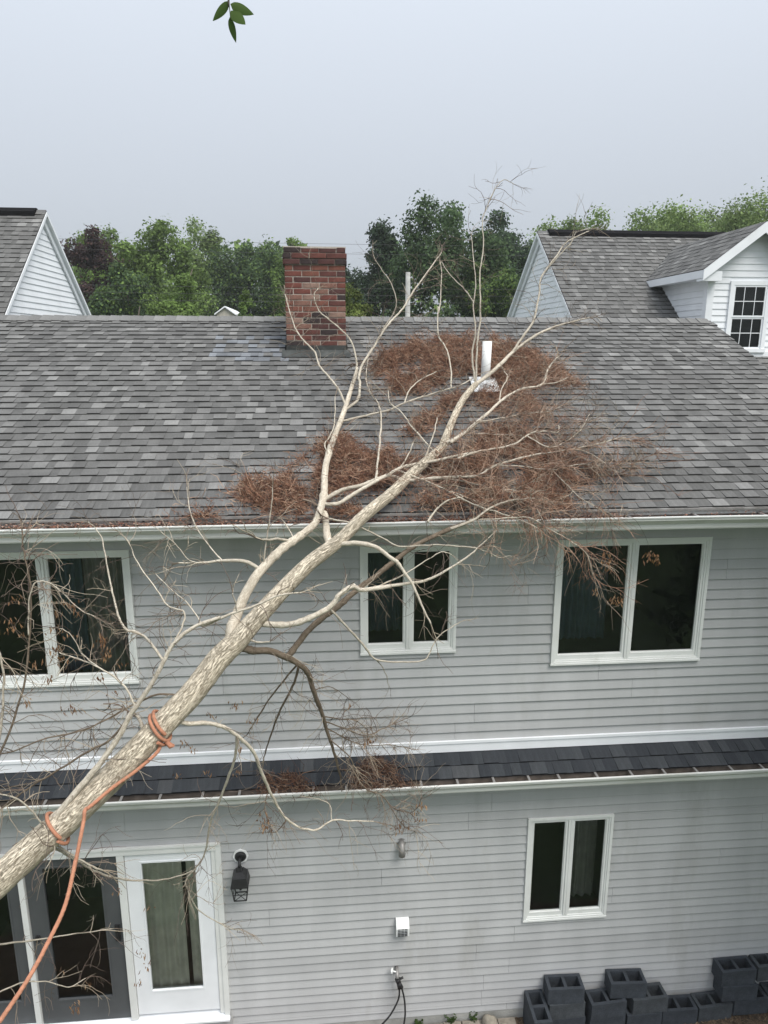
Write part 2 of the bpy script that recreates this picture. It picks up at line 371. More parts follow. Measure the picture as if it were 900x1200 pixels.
# ---- windows
def window(x0, x1, z0, z1, parent, curtain=None, ref=0, inter=True):
    fw = .058
    mb = MB()
    def ring(a0, a1, b0, b1, t, ya, yb):
        mb.box(a0, a1, ya, yb, b1-t, b1); mb.box(a0, a1, ya, yb, b0, b0+t)
        mb.box(a0, a0+t, ya, yb, b0+t, b1-t); mb.box(a1-t, a1, ya, yb, b0+t, b1-t)
    ring(x0, x1, z0, z1, .028, -.036, .02); ring(x0+.028, x1-.028, z0+.028, z1-.028, .016, -.026, .02)
    mb.box(x0-.004, x1+.004, -.042, .0, z0-.006, z0+.012)
    win = mb.build('window', M['trim'], parent)
    xm = (x0+x1)/2; E_ = .045
    mb = MB(); mb.box(xm-.022, xm-.004, -.030, .02, z0+E_, z1-E_); mb.box(xm+.004, xm+.022, -.030, .02, z0+E_, z1-E_); mb.box(xm-.004, xm+.004, -.024, .02, z0+E_, z1-E_); mb.build('mullion', M['trim'], win)
    for a0, a1 in ((x0+E_, xm-.023), (xm+.023, x1-E_)):
        b0, b1 = z0+E_, z1-E_
        mb = MB(); t = .022; tb = .046
        mb.box(a0, a1, -.016, .018, b1-t, b1); mb.box(a0, a1, -.016, .018, b0, b0+tb); mb.box(a0, a0+t, -.016, .018, b0+tb, b1-t); mb.box(a1-t, a1, -.016, .018, b0+tb, b1-t)
        t2 = t+.008; tb2 = tb+.008
        mb.box(a0+t, a1-t, -.004, .018, b1-t2, b1-t); mb.box(a0+t, a1-t, -.004, .018, b0+tb, b0+tb2); mb.box(a0+t, a0+t2, -.004, .018, b0+tb2, b1-t2); mb.box(a1-t2, a1-t, -.004, .018, b0+tb2, b1-t2)
        mb.build('sash', M['trim'], win)
        mb = MB(); mb.quad((a0+t, .008, b0+tb), (a1-t, .008, b0+tb), (a1-t, .008, b1-t), (a0+t, .008, b1-t)); mb.build('pane', M['glass'], win)
    if inter:
        mb = MB(); d = 1.6
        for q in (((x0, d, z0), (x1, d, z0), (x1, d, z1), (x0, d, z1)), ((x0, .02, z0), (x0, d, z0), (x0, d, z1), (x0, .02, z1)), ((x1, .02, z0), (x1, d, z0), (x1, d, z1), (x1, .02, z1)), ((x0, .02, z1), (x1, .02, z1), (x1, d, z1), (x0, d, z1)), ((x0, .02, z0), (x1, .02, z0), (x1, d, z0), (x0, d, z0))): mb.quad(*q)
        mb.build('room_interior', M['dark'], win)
    if curtain:
        for (ca, cb, cm, yy) in curtain:
            mb = MB(); N = max(8, int((cb-ca)/.012)); rr = random.Random(int(ca*100))
            ph = rr.random()*6
            P_ = []
            for i in range(N+1):
                x = ca+(cb-ca)*i/N; y = yy+.022*math.sin(ph+x*85+1.5*math.sin(x*17))
                P_.append((x, y))
            for (a, b) in zip(P_, P_[1:]): 
                mb.quad((a[0], a[1], z0+.06), (b[0], b[1], z0+.06), (b[0], b[1], z1-.06), (a[0], a[1], z1-.06)); mb.sm[-1] = True
            mb.build('curtain', cm, win)
    return win
cur = {'left': [(-2.46, -2.22, M['curtain_b'], .14), (-2.2, -1.80, M['curtain_d'], .10)], 'low': [(2.10, 2.16, M['curtain'], .10), (2.62, 2.90, M['curtain_d'], .22)], 'right': [(2.24, 2.9, M['curtain_b'], .45)], 'mid': [(.38, .74, M['curtain_b'], .40)]}
for nm, x0, x1, z0, z1 in wins: window(x0, x1, z0, z1, house, cur.get(nm))

# ---- patio door
x0, x1, z0, z1 = door
mb = MB()
mb.box(x0, x1, -.045, .03, z1-.075, z1); mb.box(x0, x0+.055, -.045, .03, z0, z1-.075); mb.box(x1-.055, x1, -.045, .03, z0, z1-.075)
mb.box(x0, x1, -.056, -.02, z1-.012, z1+.006)
pd = mb.build('patio_door', M['trim'], house)
mb = MB()
for a, b in ((-2.115, -2.045), (-3.075, -3.02)): mb.box(a, b, -.040, .03, z0+.06, z1-.077)
mb.box(x1-.1, x1-.057, -.034, .03, z0+.06, z1-.077)
mb.build('door_post', M['trim'], pd)
mb = MB(); mb.prism([(-.085, z0-.005), (-.085, z0+.016), (.03, z0+.058), (.03, z0-.005)], x0, x1); mb.build('sill', M['white'], pd)
mb = MB(); mb.box(x0-.05, x1+.02, -.024, .0, z0-.11, z0-.02); mb.build('sill_board', M['siding'], pd)
def leaf(a0, a1, b0, b1, st, bot, top, ys, frame):
    mb = MB()
    mb.box(a0, a0+st, ys, ys+.04, b0, b1); mb.box(a1-st, a1, ys, ys+.04, b0, b1)
    mb.box(a0+st, a1-st, ys, ys+.04, b0, b0+bot); mb.box(a0+st, a1-st, ys, ys+.04, b1-top, b1)
    q = .018; c0, c1, d0, d1 = a0+st, a1-st, b0+bot, b1-top
    mb.box(c0, c1, ys-.006, ys+.03, d0, d0+q); mb.box(c0, c1, ys-.006, ys+.03, d1-q, d1); mb.box(c0, c0+q, ys-.006, ys+.03, d0+q, d1-q); mb.box(c1-q, c1, ys-.006, ys+.03, d0+q, d1-q)
    mb.build('door_leaf', frame, pd)
    mb = MB(); mb.quad((c0, ys+.02, d0), (c1, ys+.02, d0), (c1, ys+.02, d1), (c0, ys+.02, d1)); mb.build('pane', M['glass'], pd)
leaf(-2.04, -1.20, .44, 2.385, .14, .275, .085, -.020, M['white'])
leaf(-3.015, -2.12, .40, 2.39, .155, .27, .10, -.005, M['screen'])
leaf(-3.97, -3.08, .40, 2.39, .115, .27, .10, .012, M['screen'])
mb = MB(); mb.box(-2.19, -2.165, -.045, -.006, 1.40, 1.55); mb.box(-2.20, -2.15, -.02, -.004, 1.38, 1.57); mb.build('handle', M['black'], pd)
mb = MB(); mb.box(-2.98, -2.94, -.035, -.006, 1.44, 1.5); mb.build('handle', M['black'], pd)
mb = MB(); d = 1.8; za, zb_ = z0+.02, z1-.02; xa, xb = x0+.03, x1-.03
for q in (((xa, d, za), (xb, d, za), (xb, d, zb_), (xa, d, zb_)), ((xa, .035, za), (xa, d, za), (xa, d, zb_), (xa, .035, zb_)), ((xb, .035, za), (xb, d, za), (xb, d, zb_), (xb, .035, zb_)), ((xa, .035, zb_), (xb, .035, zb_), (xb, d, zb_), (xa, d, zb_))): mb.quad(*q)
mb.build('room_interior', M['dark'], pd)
mb = MB(); mb.quad((xa, .035, za), (xb, .035, za), (xb, d, za), (xa, d, za)); mb.build('room_floor', M['floor_in'], pd)
for (ca, cb, yy) in ((-1.93, -1.515, .07), (-1.475, -1.30, .09)):
    mb = MB(); N = 40
    for i in range(N):
        xq, xr = ca+(cb-ca)*i/N, ca+(cb-ca)*(i+1)/N
        ya, yb = yy+.015*math.sin(xq*60), yy+.015*math.sin(xr*60)
        mb.quad((xq, ya, .5), (xr, yb, .5), (xr, yb, 2.36), (xq, ya, 2.36)); mb.sm[-1] = True
    mb.build('curtain', M['curtain'], pd)

# ---- roof
rf = MB(); th = .02
for s0 in (0,):
    a = (RX0, EY+.03, EZ-.004+.03*TAN); b = (RX1, EY+.03, EZ-.004+.03*TAN); c = (RX1, RY, RZ-.004); d = (RX0, RY, RZ-.004)
    rf.quad(a, b, c, d); rf.quad(*[(p[0], p[1], p[2]-.03) for p in (d, c, b, a)])
    e = (RX1, BY, BZ-.004); f_ = (RX0, BY, BZ-.004)
    rf.quad(d, c, e, f_); rf.quad(*[(p[0], p[1], p[2]-.03) for p in (f_, e, c, d)])
roof = rf.build('roof', M['shingle'], house)
for q in roof.data.attributes['Col'].data: q.color = (.1, .1, .1, 1)
EX = .127; NC = 35
Mx = slope_matrix((0, EY, EZ), P23)
def main_special(k, x, c, rnd):
    if 24 <= k <= 29 and -1.35 < x < -.42 and rnd.random() < .55:
        v = rnd.uniform(.13, .21); return (v*.94, v*1.0, v*1.08)
    return c
def in_view(k, x): return (k <= 4 and -2.75 < x < 4.2)
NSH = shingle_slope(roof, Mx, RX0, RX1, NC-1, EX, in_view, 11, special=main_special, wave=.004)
# rear slope, one field
Mb = slope_matrix((RX0+RX1, BY, BZ), P23, flip=True)
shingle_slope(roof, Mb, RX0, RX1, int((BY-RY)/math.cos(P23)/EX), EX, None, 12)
# ridge caps
rnd = random.Random(5); cm = []
for ci in (2, 3, 3, 4, 4, 5):
    mb = MB(); c = tuple(v*1.05 for v in SHCOL[ci]); e = tuple(v*.5 for v in c)
    hw = .155; dz = hw*TAN; n = 0
    L_ = .165; t0, t1 = .015, .006
    mb.v = [(0, -hw, -dz+t0), (0, 0, t0+.003), (0, hw, -dz+t0), (L_, -hw, -dz+t1), (L_, 0, t1+.003), (L_, hw, -dz+t1), (0, -hw, -dz), (0, 0, 0), (0, hw, -dz), (L_, -hw, -dz), (L_, hw, -dz)]
    mb.face((0, 3, 4, 1), c); mb.face((1, 4, 5, 2), c); mb.face((6, 0, 1, 7), e); mb.face((7, 1, 2, 8), e); mb.face((6, 9, 3, 0), e); mb.face((8, 2, 5, 10), e)
    cm.append(mb.mesh('ridge_cap', M['shingle']))
x = RX0
while x < RX1-.1:
    o = link('ridge_cap', rnd.choice(cm), roof, loc=(x, RY+rnd.uniform(-.004, .004), RZ+.012+rnd.uniform(0, .004))); x += .143
# rake boards, soffit, fascia
for X, sgn in ((RX1, 1), (RX0, -1)):
    mb = MB(); xa, xb = (X-.02, X+.012) if sgn > 0 else (X-.012, X+.02)
    mb.prism([(EY+.03, EZ-.012+.03*TAN), (RY, RZ-.012), (RY, RZ-.17), (EY+.03, EZ-.17+.03*TAN)], xa, xb)
    mb.prism([(RY, RZ-.012), (BY, BZ-.012), (BY, BZ-.17), (RY, RZ-.17)], xa, xb)
    mb.build('rake_board', M['white'], roof)
mb = MB(); mb.box(RX0+.03, RX1-.03, EY+.03, EY+.055, 5.735, 5.895); mb.build('fascia', M['gutter'], house)
mb = MB(); mb.box(RX0+.03, RX1-.03, EY+.056, .0, 5.735, 5.75); mb.build('soffit', M['trim'], house)
mb = MB(); mb.prism([(EY-.012, EZ-.022), (EY-.012, EZ-.004), (EY+.05, EZ-.004+.05*TAN), (EY+.05, EZ-.012+.05*TAN)], RX0+.02, RX1-.02); mb.build('drip_edge', M['zinc'], roof)

def gutter(yb, yf, zt, h, xa, xb, hang, jit=.004):
    """K-style gutter, back at yb, front rim at yf"""
    mb = MB(); t = .003; w_ = yb-yf
    out = [(yb, zt+.004), (yb, zt-h), (yf+w_*.42, zt-h), (yf+w_*.38, zt-h+.012), (yf+w_*.36, zt-h*.62), (yf+w_*.16, zt-h*.40), (yf+.006, zt-h*.26), (yf+.006, zt-.012), (yf-.004, zt-.010), (yf-.004, zt), (yf+.014, zt+.002)]
    inn = [(yf+.014, zt-.002), (yf+.010, zt-.004), (yf+.010, zt-h*.26), (yf+w_*.19, zt-h*.42), (yf+w_*.40, zt-h*.62), (yf+w_*.44, zt-h+.006), (yb-.003, zt-h+.006), (yb-.003, zt+.004)]
    prof = out+inn
    n = len(prof)
    N = 40
    for i in range(N):
        a = xa+(xb-xa)*i/N; b = xa+(xb-xa)*(i+1)/N
        base = len(mb.v)
        for xx in (a, b):
            dz = jit*noise.noise((xx*1.1, yf*9, 3))
            for (y, z) in prof: mb.v.append((xx, y, z+dz))
        for j in range(n):
            k = (j+1) % n; mb.face((base+j, base+k, base+n+k, base+n+j))
    g = mb.build('gutter', M['gutter'], house)
    mb = MB(); mb.quad((xa, yb-.004, zt-h+.045), (xb, yb-.004, zt-h+.045), (xb, yf+w_*.36, zt-h+.045), (xa, yf+w_*.36, zt-h+.045)); mb.build('gutter_silt', M['gutter_in'], g)
    mb = MB(); mb.quad((xa, yb-.006, zt-h+.03), (xb, yb-.006, zt-h+.03), (xb, yb-.006, zt-.012), (xa, yb-.006, zt-.012)); mb.build('gutter_back', M['gutter_in'], g)
    hm = MB(); hm.box(-.011, .011, yf+.006, yb-.004, -.006, .002); hme = hm.mesh('hanger', M['zinc'])
    x = xa+.2; rr = random.Random(4)
    while x < xb:
        link('hanger', hme, g, loc=(x+rr.uniform(-.03, .03), 0, zt-.004)); x += hang
    return g
gutter(EY+.028, -.505, 5.848, .128, RX0+.04, RX1-.04, .62)
gutter(-.262, -.392, 3.232, .118, HX0+.02, HX1+.08, .345)

# ---- pent roof between the storeys
PS = math.atan2(.115, .24)
mb = MB(); mb.prism([(-.262, 3.232), (.0, 3.232+.262*math.tan(PS)), (.0, 3.10), (-.262, 3.10)], HX0, HX1+.08); pent = mb.build('pent_roof', M['gutter'], house)
PCOL = [(.030, .034, .040), (.036, .040, .046), (.042, .047, .053), (.050, .055, .061), (.062, .066, .071)]
PMx = slope_matrix((0, -.283, 3.232-.021*math.tan(PS)+.004), PS)
def pv(k, x): return -3.2 < x < 4.7
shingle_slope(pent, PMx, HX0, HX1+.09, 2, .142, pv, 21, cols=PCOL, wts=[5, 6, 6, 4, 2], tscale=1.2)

# ---- chimney
CX0, CX1, CY0, CY1 = -.427, .303, 2.655, 3.265
CZ0 = 7.02
ch = MB(); ch.box(CX0+.007, CX1-.007, CY0+.007, CY1-.007, 6.9, 8.425); chim = ch.build('chimney', M['mortar'], house)
BC = [(.145, .050, .038), (.125, .046, .036), (.105, .040, .033), (.165, .066, .047), (.075, .033, .030), (.038, .026, .026), (.19, .098, .074), (.24, .155, .122)]
BWt = [14, 12, 10, 11, 9, 9, 11, 9]
rnd = random.Random(8); bcache = {}
def brick(cx, cy, cz, L, along, ci):
    key = (round(L, 3), along, ci)
    if key not in bcache:
        mb = MB(); h, dp, b = .057, .09, .003
        lx, ly = (L, dp) if along == 'x' else (dp, L)
        # bevelled box
        hx, hy, hz = lx/2, ly/2, h/2; V = []
        c = BC[ci]
        pts = []
        for sx in (-1, 1):
            for sy in (-1, 1):
                for sz in (-1, 1):
                    pts += [(sx*hx, sy*(hy-b), sz*(hz-b)), (sx*(hx-b), sy*hy, sz*(hz-b)), (sx*(hx-b), sy*(hy-b), sz*hz)]
        mb.v = pts
        I = lambda sx, sy, sz, k: (((sx > 0)*4+(sy > 0)*2+(sz > 0))*3+k)
        for sx in (-1, 1): mb.face([I(sx, -1, -1, 0), I(sx, 1, -1, 0), I(sx, 1, 1, 0), I(sx, -1, 1, 0)], c)
        for sy in (-1, 1): mb.face([I(-1, sy, -1, 1), I(1, sy, -1, 1), I(1, sy, 1, 1), I(-1, sy, 1, 1)], c)
        for sz in (-1, 1): mb.face([I(-1, -1, sz, 2), I(1, -1, sz, 2), I(1, 1, sz, 2), I(-1, 1, sz, 2)], c)
        for sy in (-1, 1):
            for sz in (-1, 1): mb.face([I(-1, sy, sz, 1), I(1, sy, sz, 1), I(1, sy, sz, 2), I(-1, sy, sz, 2)], c)
        for sx in (-1, 1):
            for sz in (-1, 1): mb.face([I(sx, -1, sz, 0), I(sx, 1, sz, 0), I(sx, 1, sz, 2), I(sx, -1, sz, 2)], c)
            for sy in (-1, 1): mb.face([I(sx, sy, -1, 0), I(sx, sy, 1, 0), I(sx, sy, 1, 1), I(sx, sy, -1, 1)], c)
        bcache[key] = mb.mesh('brick', M['brick'])
    o = link('brick', bcache[key], chim, loc=(cx+rnd.uniform(-.0015, .0015), cy+rnd.uniform(-.002, .002), cz+rnd.uniform(-.001, .001)))
    return o
CH = .0677
for k in range(21):
    z = CZ0+CH*k+CH/2
    off = 0.0
    if k in (18, 19): off = .018
    if k == 20: off = .004
    if z > 8.44: break
    xa, xb, ya, yb = CX0-off, CX1+off, CY0-off, CY1+off
    # rows along x (front and back), then sides along y
    for face in ('f', 'b', 'l', 'r'):
        if face in 'fb': a, b = xa, xb
        else: a, b = ya+.10, yb-.10
        ls = []; p = a+ (0 if k % 2 == 0 else -.104)
        while p < b-.02:
            q = min(p+.2085, b)
            s_ = max(p, a)
            if q-s_ > .05: ls.append((s_, q))
            elif ls: ls[-1] = (ls[-1][0], q)
            p += .2085
        if ls and ls[-1][1] < b: ls[-1] = (ls[-1][0], b)
        for s_, q in ls:
            L_ = round((q-s_-.0095)/.01)*.01; cx = (s_+q)/2; ci = rnd.choices(range(8), BWt)[0]
            if k >= 18: ci = rnd.choices((2, 4, 5, 1), (4, 4, 4, 3))[0]
            L_ = min(L_, q-s_-.005)
            if face == 'f': brick(cx, ya+.045, z, L_, 'x', ci)
            elif face == 'b': brick(cx, yb-.045, z, L_, 'x', ci)
            elif face == 'l': brick(xa+.045, cx, z, L_, 'y', ci)
            else: brick(xb-.045, cx, z, L_, 'y', ci)
mb = MB(); mb.box(CX0-.004, CX1+.004, CY0-.004, CY1+.004, 8.424, 8.444); mb.build('mortar_crown', M['mortar'], chim)
mb = MB(); mb.tube([(-.06, 2.96, 8.40), (-.06, 2.96, 8.462)], .13, 20); mb.build('flue_tile', M['flash'], chim)
rz = lambda y: EZ+(y-EY)*TAN
mb = MB(); mb.box(CX0-.014, CX1+.014, CY0-.016, CY0+.02, rz(CY0)-.03, rz(CY0)+.085)
mb.quad((CX0-.05, CY0-.016, rz(CY0)+.03), (CX1+.05, CY0-.016, rz(CY0)+.03), (CX1+.05, CY0-.16, rz(CY0-.16)+.018), (CX0-.05, CY0-.16, rz(CY0-.16)+.018))
for X in (CX0-.012, CX1+.002): mb.prism([(CY0-.016, rz(CY0)-.02), (CY0-.016, rz(CY0)+.085), (CY1+.01, rz(CY1)+.12), (CY1+.01, rz(CY1)-.02)], X, X+.010)
mb.build('flashing', M['flash'], chim)

# ---- plumbing vent
vx, vy = 1.84, 1.762; vz = rz(vy)
mb = MB(); mb.tube([(vx, vy, vz-.02), (vx+.012, vy, vz+.52)], .052, 20); vp = mb.build('vent_pipe', M['pvc'], house)
mb = MB(); 
Mv = slope_matrix((vx, vy, vz+.036), P23)
mb.v = [tuple(Mv @ Vector(p)) for p in ((-.15, -.17, 0), (.15, -.17, 0), (.15, .2, 0), (-.15, .2, 0), (-.15, -.17, .006), (.15, -.17, .006), (.15, .2, .006), (-.15, .2, .006))]
for q in ((4, 5, 6, 7), (0, 1, 5, 4), (1, 2, 6, 5), (3, 0, 4, 7)): mb.face(q)
mb.tube([(vx, vy, vz), (vx+.003, vy, vz+.09)], [.085, .056], 20)
mb.build('vent_flashing', M['pvc'], vp)

# ================================================================== NEIGHBOUR HOUSES
def gable_boards(parent, xg, face, yr, zr, pitchN, pitchF, zb, matl, expo=S, ref=0.0, slit=.0):
    """lap boards on a gable end lying in plane x=xg, facing +x or -x"""
    z = zb
    while z < zr-.16:
        z2 = z+expo
        tN, tF = math.tan(pitchN), math.tan(pitchF)
        def ext(zz): return yr-(zr-zz)/tN, yr+(zr-zz)/tF
        a0, b0 = ext(z); a1, b1 = ext(min(z2, zr-.02))
        mb = MB(); s = 1 if face > 0 else -1
        x_lo, x_hi = xg+s*.014, xg+s*.002
        mb.v = [(x_lo, a0, z), (x_lo, b0, z), (x_hi, b1, z2), (x_hi, a1, z2), (xg-s*.004, a0, z), (xg-s*.004, b0, z)]
        mb.face((0, 1, 2, 3)); mb.face((4, 5, 1, 0)); mb.face((4, 0, 3)); mb.face((5, 2, 1))
        mb.build('siding_board', matl, parent); z = z2
def neighbour(name, label, xg, face, xfar, yr, zr, pitch, eave_y, back_y, vent_gap, seed):
    t = thing(name, label, 'house'); tn = math.tan(pitch)
    s = 1 if face > 0 else -1
    ez = zr-(yr-eave_y)*tn; bz = zr-(back_y-yr)*tn
    lo, hi = (xfar, xg) if face > 0 else (xg, xfar)
    mb = MB()
    for X in (xg-s*.004, xfar):
        n = len(mb.v); mb.v += [(X, eave_y+.25, 0), (X, back_y-.25, 0), (X, back_y-.25, bz+.25*tn-.03), (X, yr, zr-.05), (X, eave_y+.25, ez+.25*tn-.03)]; mb.face((n, n+1, n+2, n+3, n+4))
    mb.quad((lo, eave_y+.25, 0), (hi, eave_y+.25, 0), (hi, eave_y+.25, ez+.15), (lo, eave_y+.25, ez+.15))
    mb.quad((lo, back_y-.25, 0), (hi, back_y-.25, 0), (hi, back_y-.25, bz+.15), (lo, back_y-.25, bz+.15))
    wl = mb.build('wall', M['white'], t)
    gable_boards(wl, xg, face, yr, zr-.03, pitch, pitch, 6.6, M['white'], S*1.0)
    over = .10
    rl, rh = (lo-.0, hi+over) if face > 0 else (lo-over, hi)
    mb = MB(); mb.cc = (.1, .1, .1)
    mb.prism([(eave_y, ez), (yr, zr), (back_y, bz), (back_y, bz-.05), (yr, zr-.06), (eave_y, ez-.05)], rl, rh)
    rf = mb.build('roof', M['shingle'], t)
    n = int((yr-eave_y)/math.cos(pitch)/.127)
    shingle_slope(rf, slope_matrix((0, eave_y-.01, ez+.002), pitch), rl, rh+.0, n, (yr-eave_y+.01)/math.cos(pitch)/n, None, seed, cols=[tuple(v*.95 for v in c) for c in SHCOL])
    shingle_slope(rf, slope_matrix((rl+rh, back_y, bz+.002), pitch, True), rl, rh, n, (back_y-eave_y)/2/math.cos(pitch)/n, None, seed+1)
    # rake trim board on the gable
    mb = MB(); xa, xb = (xg+.016, xg+over+.012) if face > 0 else (xg-over-.012, xg-.016)
    xo = xb-.012 if face > 0 else xa
    W_ = .20
    mb.prism([(eave_y, ez-.012), (yr, zr-.012), (yr, zr-.012-W_), (eave_y, ez-.012-W_)], xg+s*.016, xg+s*.05)
    mb.prism([(yr, zr-.012), (back_y, bz-.012), (back_y, bz-.012-W_), (yr, zr-.012-W_)], xg+s*.016, xg+s*.05)
    mb.prism([(eave_y, ez-.008), (yr, zr-.008), (yr, zr-.075), (eave_y, ez-.075)], xg+s*.052, xg+s*(over+.01))
    mb.prism([(yr, zr-.008), (back_y, bz-.008), (back_y, bz-.075), (yr, zr-.075)], xg+s*.052, xg+s*(over+.01))
    mb.build('rake_board', M['white'], t)
    # ridge vent
    va, vb = (lo, hi-vent_gap) if face > 0 else (lo+vent_gap, hi)
    mb = MB(); mb.prism([(yr-.15, zr-.15*tn+.010), (yr-.15, zr-.02), (yr-.03, zr+.055), (yr+.03, zr+.055), (yr+.15, zr-.02), (yr+.15, zr-.15*tn+.010)], va, vb)
    mb.build('ridge_vent', M['vent_black'], rf)
    mb = MB(); mb.cc = (.13, .13, .13); mb.prism([(yr-.14, zr-.14*tn+.008), (yr, zr+.03), (yr+.14, zr-.14*tn+.008)], rl+.002, rh-.002); mb.build('ridge_cap', M['shingle'], rf)
    return t, rf, tn
neighbour('house', 'white sided house gable with dark ridge vent at the left edge', -4.94, 1, -12.5, 7.71, 9.62, R(39.8), 5.2, 10.22, .06, 31)
rh, rroof, rtn = neighbour('house', 'white sided house with gable and dormer behind the roof at right', 4.5, -1, 13.5, 8.71, 9.55, R(36.4), 5.06, 12.36, .12, 41)
# dormer of the right house
dx, dzr, dey = 7.10, 9.24, 8.50          # ridge x, ridge z, eave z
dwX = 6.36; dY = 5.42; dYo = 5.2; dXo = 6.13
mrz = lambda y: 9.55-(8.71-y)*rtn
mry = lambda z: 8.71-(9.55-z)/rtn
dpt = math.atan2(dzr-dey, dx-dXo)
mb = MB(); n = 0
wl2 = 2*dx-dwX
ytop = mry(dey-.1)
wz0, wz1, wx0, wx1 = 7.20, 8.345, 6.72, 7.42
zb0 = mrz(dY)-.1
for (p0, p1, q0, q1) in ((dwX, wx0+.02, zb0, dey+.1), (wx1-.02, wl2, zb0, dey+.1), (wx0+.02, wx1-.02, zb0, wz0+.02), (wx0+.02, wx1-.02, wz1-.02, dey+.1)):
    mb.quad((p0, dY, q0), (p1, dY, q0), (p1, dY, q1), (p0, dY, q1))
n = len(mb.v); mb.v += [(dwX, dY, dey+.1), (wl2, dY, dey+.1), (dx, dY, dzr-.08)]; mb.face((n, n+1, n+2))
for X in (dwX, wl2):
    n = len(mb.v); mb.v += [(X, dY, mrz(dY)-.1), (X, dY, dey+.1), (X, mry(dey+.1), dey+.1)]; mb.face((n, n+1, n+2))
dorm = mb.build('dormer', M['white'], rh)
# front boards with window hole
wz0, wz1, wx0, wx1 = 7.20, 8.345, 6.72, 7.42
z = 7.09
while z < dzr-.12:
    z2 = z+S
    half = lambda zz: (dzr-.06-zz)/math.tan(dpt)
    def lim(zz): return (max(dwX, dx-half(zz)), min(wl2, dx+half(zz)))
    (a0, b0), (a1, b1) = lim(z), lim(z2)
    segs = [((a0, a1), (b0, b1))]
    if z < wz1 and z2 > wz0: segs = [((a0, a1), (wx0, wx0)), ((wx1, wx1), (b0, b1))]
    for (p0, p1), (q0, q1) in segs:
        mb = MB(); mb.v = [(p0, dY-.015, z), (q0, dY-.015, z), (q1, dY-.003, z2), (p1, dY-.003, z2), (p0, dY+.003, z), (q0, dY+.003, z)]
        mb.face((0, 1, 2, 3)); mb.face((4, 5, 1, 0)); mb.build('siding_board', M['white'], dorm)
    # side cheek board
    ya = mry(z); yb = mry(z2)
    if z2 < dey+.1 and ya > dY:
        mb = MB(); mb.v = [(dwX-.015, dY+.0, z), (dwX-.015, ya, z), (dwX-.003, yb, z2), (dwX-.003, dY, z2), (dwX+.003, dY, z), (dwX+.003, ya, z)]
        mb.face((0, 3, 2, 1)); mb.face((4, 0, 1, 5)); mb.build('siding_board', M['white'], dorm)
    z = z2
mb = MB(); mb.box(dwX-.026, dwX+.09, dY-.026, dY-.016, mrz(dY)-.05, dey); mb.box(dwX-.026, dwX-.016, dY-.016, dY+.09, mrz(dY)-.05, dey)
mb.build('corner_board', M['white'], dorm)
mb = MB(); mb.box(dwX+.09, wl2-.09, dY-.022, dY-.005, mrz(dY)-.02, mrz(dY)+.09); mb.build('skirt_board', M['white'], dorm)
# dormer roof
mb = MB(); mb.cc = (.1, .1, .1)
for sx in (-1, 1):
    e = dx+sx*(dx-dXo)
    yb0, yb1 = mry(dey), mry(dzr)
    mb.quad((e, dYo, dey), (dx, dYo, dzr), (dx, yb1+.05, dzr), (e, yb0+.05, dey))
    mb.quad((e, dYo, dey-.05), (dx, dYo, dzr-.05), (dx, yb1+.05, dzr-.05), (e, yb0+.05, dey-.05))
mb.build('dormer_roof', M['shingle'], dorm)
nl = 9; sl_len = math.hypot(dx-dXo, dzr-dey); exd = sl_len/nl
rnd = random.Random(77); mb = MB()
for sx in (-1, 1):
    for k in range(nl):
        u0 = k/nl; zk = dey+(dzr-dey)*u0; yend = mry(zk)+.03
        y = dYo
        while y < yend:
            w_ = min(rnd.uniform(.1, .2), yend-y+.001); c = rnd.choices(SHCOL, SHW)[0]; c = tuple(v*.9 for v in c); t = .010 if rnd.random() < .5 else .006
            nn = Vector((-sx*math.sin(-dpt), 0, math.cos(dpt))) if False else Vector((sx*math.sin(dpt), 0, math.cos(dpt)))
            e0 = Vector((dx+sx*(dx-dXo)*(1-u0), y, zk)); u1 = min(1, u0+1.12/nl)
            e1 = Vector((dx+sx*(dx-dXo)*(1-u1), y, dey+(dzr-dey)*u1)); dyv = Vector((0, w_, 0))
            a, b, c_, d = e0+nn*t, e0+dyv+nn*t, e1+dyv+nn*.002, e1+nn*.002
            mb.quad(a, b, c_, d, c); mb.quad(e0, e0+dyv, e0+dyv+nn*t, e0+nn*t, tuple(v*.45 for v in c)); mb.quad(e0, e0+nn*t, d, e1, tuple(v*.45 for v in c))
            y += w_
mb.build('shingle_field', M['shingle'], dorm, 'stuff')
mb = MB(); th = math.tan(dpt)
def rk(x, off): return dzr-abs(x-dx)*th-off
for sx in (-1, 1):
    e = dx+sx*(dx-dXo)
    mb.prism([(e, dey-.006), (dx, dzr-.006), (dx, dzr-.17), (e, dey-.17)], dYo-.012, dYo+.02, axis='y')
    f0 = dx+sx*(dx-dwX-.10)
    mb.prism([(e, dey-.172), (e, dey-.02), (f0, dey-.02), (f0, dey-.172)], dYo+.021, dYo+.2, axis='y')
    mb.prism([(e-.012*sx*-1, dey-.008), (e, dey-.008), (e, dey-.13), (e+.012*sx, dey-.13)], dYo+.021, mry(dey)-.02, axis='y')
    mb.prism([(e, dey-.131), (dwX if sx < 0 else wl2, dey-.131), (dwX if sx < 0 else wl2, dey-.12), (e, dey-.12)], dYo+.21, mry(dey-.13)-.02, axis='y')
mb.build('rake_board', M['white'], dorm)
